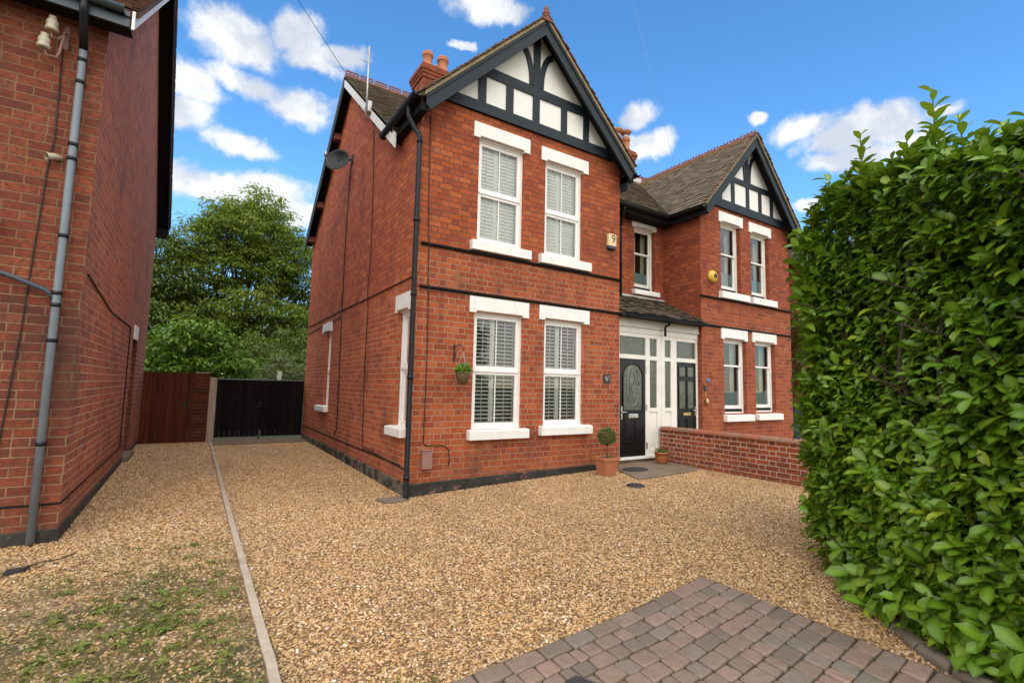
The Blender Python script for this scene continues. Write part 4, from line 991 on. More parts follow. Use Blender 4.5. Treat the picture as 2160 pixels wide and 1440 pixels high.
# ================================================================== LEFT HOUSE
LH = thing('brick_house', (-7, 4, 0), 'red brick house cropped by the left edge with a grey downpipe', 'house', None)
LX, LY = -3.645, -.17
def left_house():
    mb = MB(); wallgrid(mb, front(LY), -11, LX, -.15, 5.6)
    # side wall faces +x : a=y
    TR = lambda a, d, z: (LX+d, a, z)
    wallgrid(mb, TR, LY, 8.2, -.15, 5.45, [(5.15, 6.05, .10, 2.36)], .24)
    mb.poly([(LX, LY, 5.45), (LX, 8.2, 5.45), (LX, 4.0, 8.75)])
    mb.poly([(-11, 8.2, -.15), (LX, 8.2, -.15), (LX, 8.2, 5.45), (-11, 8.2, 5.45)]); mb.poly([(-11, LY, -.15), (-11, 8.2, -.15), (-11, 8.2, 5.45), (-11, LY, 5.45)])
    mb.build('wall', M['brick_left'], LH)
    q = MB(); q.box(5.12, 5.75, .0, .03, 2.35, 2.62, TR); q.build('lintel', M['white'], LH, recalc=True, bevel=.004)
    q = MB(); q.box(5.15, 6.05, -.26, -.2, .1, 2.36, TR); q.build('side_door', M['brownwood'], LH, recalc=True)
    q = MB(); q.box(5.0, 6.1, -.2, .10, -.05, .13, TR); q.build('doorstep', M['stone'], LH, recalc=True, bevel=.01)
    q = MB(); q.prism([(0, -.1), (.014, -.1), (.014, .115), (0, .13)], lambda a, d, z: (LX+d, a, z), LY-.013, 5.0); q.prism([(0, -.1), (.012, -.1), (.012, .115), (0, .125)], lambda a, d, z: (a, LY-d, z), LX-.42, LX+.01)
    q.prism([(0, -.1), (.014, -.1), (.014, .115), (0, .13)], lambda a, d, z: (LX+d, a, z), 6.1, 8.2); q.build('plinth', M['plinth'], LH, recalc=True)
    q = MB(); q.box(-11, LX, .0, .008, .355, .372, front(LY)); q.box(LY, 4.9, 0, .008, .355, .372, TR); q.build('damp_course', M['soffit'], LH, recalc=True)
    s = .79; zr, yc = 8.97, 4.0; ye = LY-.30
    ze = zr-s*(yc-ye)
    mb = MB(); mb.prism([(ye, ze), (yc, zr), (8.45, zr-s*4.45), (8.43, zr-s*4.45-.06), (yc, zr-.07), (ye+.02, ze-.06)], lambda a, y, z: (a, y, z), -11.2, LX+.27)
    r = mb.build('roof', M['tilered'], LH, recalc=True)
    tiled('roof_tiles', (-6.5, ye, ze), (1, 0, 0), (0, 1, s), 6.5+LX+.28, 5.4, lambda u, v: True, M['tilered'], r, seed=41)
    tiled('roof_tiles', (LX+.28, 8.45, zr-s*4.45), (-1, 0, 0), (0, -1, s), .5, 5.6, lambda u, v: True, M['tilered'], r, seed=42)
    # barge boards on the side gable
    q = MB(); q.prism([(yc, zr-.02), (8.42, zr-.02-s*4.42), (8.42, zr-.24-s*4.42), (yc, zr-.24)], lambda a, y, z: (a, y, z), LX+.22, LX+.245); q.build('bargeboard', M['timber'], LH, recalc=True)
    q = MB(); q.prism([(ye-.02, ze-.02), (yc, zr-.02), (yc, zr-.20), (ye-.02, ze-.22)], lambda a, y, z: (a, y, z), LX+.2195, LX+.2455); q.build('bargeboard', M['oldwhite'], LH, recalc=True)
    q = MB(); q.prism([(yc, zr-.075), (8.43, zr-.075-s*4.43), (8.43, zr-.10-s*4.43), (yc, zr-.10)], lambda a, y, z: (a, y, z), LX+.003, LX+.218)
    q.prism([(yc, zr-.0755), (ye, ze-.075), (ye, ze-.10), (yc, zr-.1005)], lambda a, y, z: (a, y, z), LX+.003, LX+.218)
    q.box(-11, LX+.2, ye+.03, LY-.003, ze-.14, ze-.12)
    q.prism([(8.2, 5.1), (8.43, 5.15), (8.43, 5.36), (8.2, 5.36)], lambda a, y, z: (a, y, z), LX-.5, LX+.218)
    q.build('soffit', M['soffit'], LH, recalc=True)
    q = MB(); q.prism([(yc, zr+.0), (8.45, zr-s*4.45), (8.45, zr-.016-s*4.45), (yc, zr-.016)], lambda a, y, z: (a, y, z), LX+.24, LX+.262); q.build('verge_strip', M['lead'], LH, recalc=True)
    q = MB(); q.box(-11, LX+.2, ye+.005, ye+.03, ze-.19, ze-.02); q.build('fascia', M['darkgrey'], LH, recalc=True)
    gutter(LH, (-11, ye-.05, ze-.03), (LX+.16, ye-.05, ze-.03), (0, 1, 0), M['darkgrey'], .055)
    zg = ze-.08
    pp = [(-3.80, ye-.05, zg), (-3.80, ye-.05, zg-.12), (-3.81, -.34, zg-.28), (-3.82, -.24, zg-.38), (-3.82, -.24, zg-.5), (-3.82, -.24, 2.6), (-3.82, -.24, .02)]
    pipe('downpipe', LH, pp[3:], .034, M['grey']); 
    q = MB(); q.tube(pp[:4], .036, 12)
    for z in (zg-.5, 4.62, 3.95, 3.80, 3.0, 2.42, 2.30, 1.95, .95): q.tube([(-3.82, -.24, z-.018), (-3.82, -.24, z+.018)], .041, 12); q.box(-3.85, -3.79, -.24, -.165, z-.012, z+.012)
    q.build('pipe_bracket', M['black'], LH)
    pipe('waste_pipe', LH, [(-5.2, -.24, 2.76), (-4.2, -.24, 2.56), (-3.90, -.24, 2.44), (-3.83, -.24, 2.34)], .022, M['darkgrey'])
left_house()

# ================================================================== gates, fence, walls
def boards(mb, x0, x1, y, z0, z1, w, T, horiz=False, seed=0, th=.02, skew=0.):
    R = random.Random(seed)
    if not horiz:
        a = x0
        while a < x1-.01:
            b = min(a+w*R.uniform(.92, 1.08), x1); c = R.random(); d = R.uniform(0, .004); mb.box(a+.002, b-.002, y-d, y+th-d, z0, z1, T, (c, c, c)); a = b
    else:
        a = z0
        while a < z1-.01:
            b = min(a+w*R.uniform(.9, 1.1), z1); c = R.random(); d = R.uniform(0, .006); mb.box(x0, x1, y-d, y+th-d, a+.003, b-.002, T, (c, c, c)); a = b
idt = lambda x, y, z: (x, y, z)
YG = 7.95
G1 = thing('wooden_gate', (-3.1, YG, 0), 'dark red brown gate of vertical boards beside the left house wall', 'gate')
mb = MB(); boards(mb, -3.63, -2.66, YG, .03, 1.77, .10, idt, seed=2); mb.build('board_panel', M['brownwood'], G1, recalc=True)
mb = MB(); mb.box(-3.62, -2.67, YG+.022, YG+.045, .06, 1.74, None, (.1, .1, .1)); mb.build('board_backing', M['brownwood'], G1, recalc=True)  # full sheet added behind the boards to block bright gaps
mb = MB(); mb.box(-2.66, -2.58, YG-.03, YG+.05, .0, 1.775, None, (.4, .4, .4)); mb.build('gate_post', M['brownwood'], G1, recalc=True)
mb = MB(); mb.box(-2.79, -2.74, YG-.03, YG-.004, .95, 1.04); mb.box(-2.73, -2.69, YG-.03, YG-.004, .97, 1.0); mb.build('latch', M['iron'], G1, recalc=True)
G2 = thing('fence_panel', (-2.45, YG, 0), 'short brown fence panel of horizontal boards between brown gate and pale post', 'fence')
mb = MB(); boards(mb, -2.58, -2.28, YG, .03, 1.76, .085, idt, True, seed=5); mb.build('board_panel', M['brownwood'], G2, recalc=True)
mb = MB(); mb.box(-2.30, -2.262, YG-.025, YG+.04, .0, 1.775, None, (.6, .6, .6)); mb.build('side_post', M['brownwood'], G2, recalc=True)
mb = MB(); mb.box(-2.58, -2.26, YG-.02, YG+.05, 1.765, 1.785, None, (.9, .9, .9)); mb.build('capping', M['palewood'], G2, recalc=True)
mb = MB(); mb.box(-2.255, -2.105, YG-.06, YG+.06, .0, 1.66, None, (.7, .7, .7)); po = mb.build('gate_post', M['palewood'], recalc=True, bevel=.006); tag(po, 'pale square post between brown fence panel and black gate', 'post')
G3 = thing('double_gate', (-1., YG, 0), 'black double gate of vertical boards between pale post and main house', 'gate')
for k, (a, b) in enumerate(((-2.09, -1.045), (-1.03, -.01))):
    mb = MB(); boards(mb, a, b, YG, .145, 1.62, .115, idt, seed=8+k); q = mb.build('gate_leaf', M['blackwood'], G3, recalc=True)
mb = MB(); mb.box(-2.08, -.02, YG+.022, YG+.04, .3, 1.6, None, (.1, .1, .1)); mb.build('leaf_backing', M['blackwood'], G3, recalc=True)  # one sheet added behind both leaves so no light shows between boards
mb = MB(); mb.box(-2.09, -.01, YG-.012, YG+.04, 1.62, 1.645); mb.build('top_rail', M['grey'], G3, recalc=True)
mb = MB(); mb.box(-1.10, -1.06, YG-.03, YG-.003, 1.0, 1.05); mb.box(-1.13, -1.06, YG-.028, YG-.003, .93, .95); mb.box(-1.09, -1.06, YG-.03, YG-.003, .06, .34); mb.build('bolt', M['iron'], G3, recalc=True)

GW = thing('garden_wall', (5.4, -2, 0), 'low red brick garden wall with sloping coping running from the doors toward the hedge', 'wall')
def garden_wall():
    mb = MB(); mb.box(5.36, 5.57, -6.0, .04, -.1, .80); mb.build('brickwork', M['brick_wall'], GW, recalc=True)
    mb = MB(); y = -6.0; R = random.Random(4)
    while y < .03:
        L = .33; y1 = min(y+L-.006, .04); e = R.uniform(-.003, .004); c = R.random()
        mb.prism([(5.33, .80+e), (5.60, .80+e), (5.60, .83+e), (5.575, .865+e), (5.355, .865+e), (5.33, .83+e)], lambda a, x, z: (x, a, z), y, y1, (c, c, c)); y += L
    m_, T, b = newmat('coping'); at = T.add('ShaderNodeAttribute', attribute_name='Col').outputs['Fac']; pos = T.add('ShaderNodeNewGeometry').outputs['Position']
    c = T.mix(at, (.33, .095, .055), (.24, .15, .10)); c = T.mix(T.mr(T.noise(pos, 14., 6., .7), .45, .7, 0, .6), c, (.17, .08, .055)); setb(T, b, Base_Color=c, Roughness=.85); bump(T, b, T.noise(pos, 50., 4., .7), .4, .005)
    mb.build('coping', m_, GW, recalc=True, bevel=.006)
garden_wall()

# far house and fence to the right of the pair
FH = thing('brick_house', (19, 6, 0), 'distant red brick house partly hidden behind the laurel hedge', 'house', None)
mb = MB(); mb.box(14.6, 22, 1.4, 9.5, -.1, 6.2); mb.build('wall', M['brick2'], FH, recalc=True)
mb = MB(); mb.prism([(1.0, 6.0), (5.4, 9.2), (9.9, 6.0)], lambda a, y, z: (a, y, z), 14.3, 22.2); fr_ = mb.build('roof', M['tile'], FH, recalc=True)
mb = MB(); mb.prism([(1.0, 5.9), (5.4, 9.12), (5.4, 9.3), (1.0, 6.1)], lambda a, y, z: (a, y, z), 14.22, 14.3); mb.build('bargeboard', M['oldwhite'], FH, recalc=True)
FF = thing('fence_panel', (13.5, 2.2, 0), 'weathered brown fence between the two houses on the far right', 'fence')
mb = MB(); boards(mb, 10.4, 14.6, 2.3, .1, 2.25, .12, idt, seed=12); mb.build('board_panel', M['fence'], FF, recalc=True)
BN = thing('wheelie_bin', (12.6, 1.1, .2), 'dark blue wheelie bin standing against the fence right of the far house', 'bin')
mb = MB(); mb.lathe([(.20, 0), (.22, .3), (.27, .92), (.28, .95)], (12.62, 1.25, .22), 16, square=True, smooth=False); mb.build('bin_body', M['bin'], BN)
mb = MB(); mb.lathe([(.30, .95), (.30, 1.0), (.22, 1.05), (.05, 1.06)], (12.62, 1.25, .22), 16, square=True, smooth=False); mb.build('bin_lid', M['bin'], BN)
mb = MB(); mb.tube([(12.3, 1.5, .3), (12.35, 1.5, .3)], .08, 12); mb.build('wheel', M['rubber'], BN)

# ================================================================== small things on the walls
def on_front(): pass
AB = thing('alarm_box', (3.92, 0, 4.4), 'cream burglar alarm box with number nine by the upper right window', 'alarm box')
mb = MB(); mb.prism([(3.815, 0), (4.025, 0), (4.025, -.055), (3.99, -.075), (3.85, -.075), (3.815, -.055)], lambda a, x, y: (x, y, a), 4.31, 4.545); mb.build('alarm_case', M['ivory'], AB, recalc=True, bevel=.006)
mb = MB(); mb.prism([(3.82, 0), (4.02, 0), (4.02, -.055), (3.985, -.07), (3.855, -.07), (3.82, -.055)], lambda a, x, y: (x, y, a), 4.255, 4.309); mb.build('strobe_lens', M['navy'], AB, recalc=True, bevel=.01)
def text_obj(body, size, loc, mat, parent, name, rotz=0, ext=.002, lean=0, font_scale=1):
    c = bpy.data.curves.new(name, 'FONT'); c.body = body; c.size = size; c.extrude = ext; c.align_x = 'CENTER'; c.align_y = 'CENTER'
    o = bpy.data.objects.new(name, c); COL.objects.link(o); o.rotation_euler = (PI/2, 0, rotz); o.location = loc
    dg = bpy.context.evaluated_depsgraph_get(); me = bpy.data.meshes.new_from_object(o.evaluated_get(dg)); me.transform(o.matrix_basis)
    bpy.data.objects.remove(o); me.materials.clear(); me.materials.append(mat)
    q = bpy.data.objects.new(name, me); COL.objects.link(q)
    if parent is not None: q.parent = parent; q.matrix_parent_inverse = parent_inv(parent)
    return q
M['ink'] = simple('dark_ink', (.04, .05, .07), .5)
text_obj('9', .22, (3.925, -.078, 4.445), M['ink'], AB, 'numeral')
SG = thing('house_number_sign', (3.82, 0, 1.8), 'small black slate house number sign left of the front door', 'sign')
mb = MB(); mb.box(3.745, 3.91, -.02, -.002, 1.70, 1.865); mb.build('sign_plate', M['iron'], SG, recalc=True, bevel=.003)
M['signwhite'] = simple('sign_white', (.6, .6, .58), .5)
text_obj('9', .09, (3.825, -.0215, 1.765), M['signwhite'], SG, 'numeral', ext=.001)
mb = MB()
for k, (dx, dz) in enumerate(((-.05, .04), (-.02, .055), (.02, .045), (.05, .055), (-.055, .015), (.05, .01))): mb.tube([(3.825+dx, -.021, 1.785+dz), (3.825+dx*.75+.01, -.0225, 1.785+dz-.022)], .004, 6)
mb.build('leaf_motif', M['signwhite'], SG)
NA = thing('alarm_box', (7.06, 0, 4.18), 'round yellow burglar alarm on the smaller house beside its upper windows', 'alarm box')
mb = MB()
def lathe_y(mb, prof, cx, cz, y0, n=20, col=None):
    vs = []; fs = []
    for (r, d) in prof:
        for k in range(n): a = 2*PI*k/n; vs.append((cx+r*math.cos(a), y0-d, cz+r*math.sin(a)))
    for i in range(len(prof)-1):
        for k in range(n): fs.append((i*n+k, i*n+(k+1) % n, (i+1)*n+(k+1) % n, (i+1)*n+k))
    fs += [tuple((len(prof)-1)*n+k for k in range(n))]
    mb.mesh(vs, fs, col, True)
lathe_y(mb, [(.14, 0), (.145, .03), (.13, .06), (.10, .085), (.06, .10), (.01, .102)], 7.06, 4.18, 0); mb.build('alarm_case', M['yellow'], NA)
mb = MB(); lathe_y(mb, [(.05, .095), (.055, .106), (.03, .112), (.005, .112)], 7.06, 4.18, 0, 14); mb.build('sounder_grille', M['iron'], NA)
DB = thing('doorbell', (6.8, 0, 1.55), 'round blue plate and hanging brass knocker right of the far door', 'doorbell')
mb = MB(); lathe_y(mb, [(.055, 0), (.055, .015), (.04, .02), (.002, .02)], 6.88, 1.83, 0, 16); M['blueplate'] = simple('blue_plate', (.05, .16, .22), .3); mb.build('number_plate', M['blueplate'], DB)
mb = MB(); mb.box(6.715, 6.785, -.03, -.001, 1.60, 1.71); mb.build('bell_box', M['iron'], DB, recalc=True, bevel=.004)
mb = MB(); mb.tube([(6.75, -.02, 1.60), (6.74, -.035, 1.50), (6.76, -.04, 1.40)], .006, 6); mb.tube([(6.76, -.04, 1.44), (6.77, -.045, 1.40), (6.77, -.05, 1.34), (6.76, -.045, 1.30)], [.02, .035, .045, .02], 10); mb.build('knocker', M['brass'], DB)

MBX = thing('meter_box', (.26, 0, .5), 'small dull brown metal box low on the front wall near the corner', 'meter box')
mb = MB(); mb.box(.185, .335, -.09, -.002, .40, .655); mb.build('box_body', M['rust'], MBX, recalc=True, bevel=.004)
mb = MB(); mb.box(.178, .342, -.10, -.002, .657, .668); mb.build('box_lid', M['rust'], MBX, recalc=True, bevel=.003)

def cable(label, pts, r=.007, mat=None):
    mb = MB(); mb.tube(pts, r, 6); o = mb.build('cable', mat or M['cable']); return tag(o, label, 'cable')
F_ = -.012
cable('black cable down the front wall from gutter to brown meter box', [(.14, F_, 5.7), (.145, F_, 5.2), (.16, F_, 4.3), (.185, F_, 3.75), (.19, -.055, 3.70), (.19, F_, 3.6), (.20, F_, 3.1), (.21, -.055, 3.05), (.21, F_, 2.95), (.225, F_, 1.9), (.22, F_, 1.0), (.22, F_, .76), (.26, F_, .72), (.55, F_, .71), (.62, F_, .66), (.645, F_, .52), (.63, F_, .42)])
S_ = -.012
cable('long black cable running along the side wall just above window height', [(S_, .10, 3.19), (S_, 2.0, 3.17), (S_, 4.2, 3.17), (S_, 6.2, 3.14), (S_, 7.9, 3.12)], .010)
cable('shorter black cable branching below the long one on the side wall', [(S_, 4.22, 3.05), (S_, 4.4, 3.02), (S_, 6.0, 2.98), (S_, 7.9, 2.93)], .009)
cable('black cable down the side wall from satellite dish to ground', [(S_, 4.1, 6.45), (S_, 4.18, 5.2), (S_, 4.2, 3.9), (S_, 4.17, 3.2), (-.03, 4.17, 3.16), (S_, 4.16, 2.9), (S_, 4.10, 1.4), (S_, 4.08, .62), (S_, 4.3, .50)], .011)
cable('thin black cable down the side wall nearer the front corner', [(S_, 2.45, 6.5), (S_, 2.3, 5.2), (S_, 2.25, 4.), (-.035, 2.25, 3.17), (S_, 2.25, 3.0), (S_, 2.28, 2.), (S_, 2.2, .62), (S_, 2.15, .47)], .008)
cable('black cable low on the side wall sagging toward the front corner', [(S_, 2.18, .44), (S_, 2.0, .47), (S_, 1.4, .44), (S_, .8, .42), (S_, .3, .40), (-.02, .05, .38)], .010)
cable('thin black cable down the left house wall left of its downpipe', [(-3.985, -.182, 4.95), (-3.975, -.182, 4.0), (-4.0, -.182, 3.7), (-4.03, -.182, 2.9), (-4.06, -.182, 2.), (-4.12, -.182, 1.0), (-4.15, -.182, .6)], .007)
cable('dark cable crossing the left house side wall above head height', [(LX+.01, .0, 2.68), (LX+.01, 2., 2.50), (LX+.01, 4.4, 2.52), (LX+.01, 4.45, 1.8), (LX+.01, 4.45, .4)], .009)
cable('overhead telephone line crossing the sky above the rear ridge', [(-.2, 4.32, 8.66), (-2.4, 4.6, 11.5), (-9.5, 7.2, 25.)], .006)
cable('second overhead line crossing the sky right of the tall gable', [(9.6, 3., 8.6), (8.0, 2.6, 11.), (5.2, 2., 16.), (1., 1., 26.)], .003, M['lead'])

# insulators + spout on left house
IN = thing('insulator_bracket', (-4.0, LY, 5.1), 'iron bracket with two white porcelain insulators under the left eaves', 'insulator')
def insul(cx, cz):
    p = MB(); p.lathe([(.030, 0), (.052, .0), (.055, .02), (.045, .05), (.044, .06), (.050, .08), (.044, .10), (.030, .13), (.034, .15), (.02, .155)], (cx, LY-.15, cz), 16); return p.build('insulator', M['porcelain'], IN)
insul(-4.055, 5.03); insul(-4.10, 4.83)
mb = MB(); mb.tube([(-3.97, LY-.01, 5.12), (-3.97, LY-.10, 5.08), (-3.985, LY-.13, 4.85), (-4.0, LY-.14, 4.78), (-4.07, LY-.15, 4.77), (-4.10, LY-.15, 4.83)], .010, 8)
mb.tube([(-3.97, LY-.10, 5.06), (-4.0, LY-.13, 4.98), (-4.05, LY-.15, 4.97), (-4.055, LY-.15, 5.03)], .010, 8); mb.box(-3.99, -3.95, LY-.012, LY-.001, 4.95, 5.2); mb.build('bracket', M['rust'], IN)
SPT = thing('overflow_spout', (-3.98, LY, 3.78), 'short white overflow spout on the left house wall beside the downpipe', 'spout')
mb = MB(); mb.tube([(-3.92, LY, 3.80), (-3.95, LY-.07, 3.79), (-4.0, LY-.11, 3.765)], [.030, .030, .034], 12, cap=False); mb.build('spout_tube', M['porcelain'], SPT)
VT = MB(); VT.box(-4.30, -4.19, LY-.01, LY-.001, 1.66, 1.75); tag(VT.build('air_vent', M['white'], recalc=True), 'small white plastic vent plate at the left edge of the photo', 'vent')
FLD = thing('floodlight', (-4.6, LY, 3.1), 'dark floodlight at the left edge of the left house wall', 'floodlight')
mb = MB(); mb.prism([(LY-.05, 2.98), (LY-.22, 3.02), (LY-.20, 3.12), (LY-.05, 3.10)], lambda a, y, z: (a, y, z), -4.60, -4.285); mb.build('lamp_head', M['iron'], FLD, recalc=True, bevel=.005)
mb = MB(); mb.tube([(-4.45, LY, 3.04), (-4.45, LY-.08, 3.04)], .015, 8); mb.build('bracket', M['iron'], FLD)

# satellite dish
SD = thing('satellite_dish', (0, 4.0, 6.5), 'dark grey satellite dish on the side wall below the gable', 'satellite dish')
def dish():
    c = Vector((-.34, 3.98, 6.42)); nrm = Vector((-.62, -.72, .22)).normalized(); a = nrm.cross(Vector((0, 0, 1))).normalized(); b = a.cross(nrm).normalized()
    mb = MB(); rings = 7; n = 28; vs = []; fs = []
    for i in range(rings+1):
        r = i/rings
        for k in range(n):
            t = 2*PI*k/n; p = c+a*(.28*r*math.cos(t))+b*(.26*r*math.sin(t))+nrm*(.07*(r*r-1)); vs.append(tuple(p))
    for i in range(rings):
        for k in range(n): fs.append((i*n+k, i*n+(k+1) % n, (i+1)*n+(k+1) % n, (i+1)*n+k))
    mb.mesh(vs, fs, None, True); o = mb.build('reflector', M['black'], SD)
    s = o.modifiers.new('thick', 'SOLIDIFY'); s.thickness = .008
    q = MB(); q.tube([c-nrm*.07, c-nrm*.12, Vector((-.03, 3.98, 6.50))], .018, 8); q.box(-.03, -.002, 3.92, 4.04, 6.42, 6.6); q.build('wall_mount', M['iron'], SD)
    q = MB(); q.tube([c-b*.34, c-b*.38+nrm*.2, c-b*.22+nrm*.42], .010, 6); q.tube([c-b*.26+nrm*.42, c-b*.14+nrm*.42], .03, 8); q.build('receiver_arm', M['metal'], SD)
dish()
# tv aerial mast
AE = thing('tv_aerial', (-.25, 2.1, 6.5), 'slim metal aerial mast fixed to the white bargeboard', 'aerial')
mb = MB(); mb.tube([(-.27, 2.09, 6.45), (-.27, 2.11, 7.92)], .016, 8); mb.build('mast', M['metal'], AE)
mb = MB(); mb.box(-.27, -.2, 2.0, 2.17, 6.60, 6.80); mb.tube([(-.31, 2.03, 6.65), (-.31, 2.17, 6.65)], .008, 6); mb.build('clamp', M['metal'], AE)
mb = MB(); mb.tube([(-.27, 2.11, 7.6), (-.27, 2.5, 7.85)], .006, 6)
for k in range(6): mb.tube([(-.36, 2.17+k*.06, 7.64+k*.04), (-.18, 2.17+k*.06, 7.64+k*.04)], .003, 5)
mb.build('boom', M['metal'], AE)

# hanging basket
HB = thing('hanging_basket', (.70, -.25, 1.9), 'wicker hanging basket of bright green leaves on the front wall', 'hanging basket')
WB = thing('wall_bracket', (.70, 0, 2.1), 'black iron scroll bracket holding the hanging basket', 'bracket')
mb = MB(); mb.box(.655, .680, -.012, -.001, 1.95, 2.22); mb.tube([(.667, -.012, 2.17), (.68, -.10, 2.21), (.69, -.20, 2.20), (.70, -.26, 2.14), (.70, -.25, 2.11)], .008, 6); mb.tube([(.667, -.012, 2.0), (.675, -.07, 2.10), (.685, -.15, 2.20)], .006, 6); mb.build('scroll', M['iron'], WB)
mb = MB(); mb.lathe([(.035, -.19), (.06, -.18), (.10, -.08), (.115, 0), (.105, .005)], (.70, -.25, 1.80), 18); mb.build('basket', M['wicker'], HB)
mb = MB()
for k in range(3):
    a = 2*PI*k/3+.4; mb.tube([(.70+.11*math.cos(a), -.25+.11*math.sin(a), 1.80), (.70, -.25, 2.11)], .0035, 5)
mb.build('chain', M['chain'], HB)

# ================================================================== foliage
def leaf_template(n=4, fold=.18, droop=.25, width=.42):
    """unit leaf along +x, up +z; returns verts, faces"""
    V = []; Fs = []
    for i in range(n+1):
        t = i/n; w = width*(.70, 1.02, 1.0, .6)[min(3, int(t*4+.01)-1)] if (0 < i < n and n == 4) else (width*math.sin(PI*min(1, t*.94+.04))**.75*(.75+.45*t) if 0 < i < n else (.05 if i == 0 else .10*width))
        z = -droop*t*t; V += [(t, -w/2, z+fold*w), (t, 0, z), (t, w/2, z+fold*w)]
    for i in range(n):
        for j in (0, 1): a = i*3+j; Fs.append((a, a+3, a+4, a+1))
    return np.array(V), np.array(Fs)
def leaves_mesh(name, mat, parent, P, D, U, S, C, tmpl, smooth=True):
    """P pos, D direction, U approx up, S scale, C colours per leaf (n,3)"""
    V, Fq = tmpl; P = np.asarray(P, float); D = np.asarray(D, float); U = np.asarray(U, float); S = np.asarray(S, float); C = np.asarray(C, float)
    D /= np.linalg.norm(D, axis=1)[:, None]+1e-9
    B = np.cross(U, D); B /= np.linalg.norm(B, axis=1)[:, None]+1e-9; Nn = np.cross(D, B)
    n = len(P); W_ = P[:, None, :]+S[:, None, None]*(V[None, :, 0, None]*D[:, None, :]+V[None, :, 1, None]*B[:, None, :]+V[None, :, 2, None]*Nn[:, None, :])
    nv = len(V); nf = len(Fq); verts = W_.reshape(-1, 3); faces = (Fq[None]+(np.arange(n)*nv)[:, None, None]).reshape(-1, 4)
    me = bpy.data.meshes.new(name); me.vertices.add(len(verts)); me.vertices.foreach_set('co', verts.ravel())
    me.loops.add(faces.size); me.loops.foreach_set('vertex_index', faces.ravel().astype(np.int32))
    me.polygons.add(len(faces)); me.polygons.foreach_set('loop_start', np.arange(0, faces.size, 4, dtype=np.int32)); me.polygons.foreach_set('loop_total', np.full(len(faces), 4, dtype=np.int32))
    me.update(calc_edges=True); me.validate()
    at = me.color_attributes.new('Col', 'FLOAT_COLOR', 'POINT'); cc = np.ones((n, nv, 4)); cc[:, :, :3] = C[:, None, :]
    if nv == 15: cc[:, [1, 4, 7, 10], 2] = .35
    at.data.foreach_set('color', cc.ravel())
    me.polygons.foreach_set('use_smooth', np.full(len(faces), smooth))
    o = bpy.data.objects.new(name, me); COL.objects.link(o); me.materials.append(mat)
    if parent is not None: o.parent = parent; o.matrix_parent_inverse = parent_inv(parent)
    return o
def rnd(a, b, n=None): return rng.uniform(a, b, n)

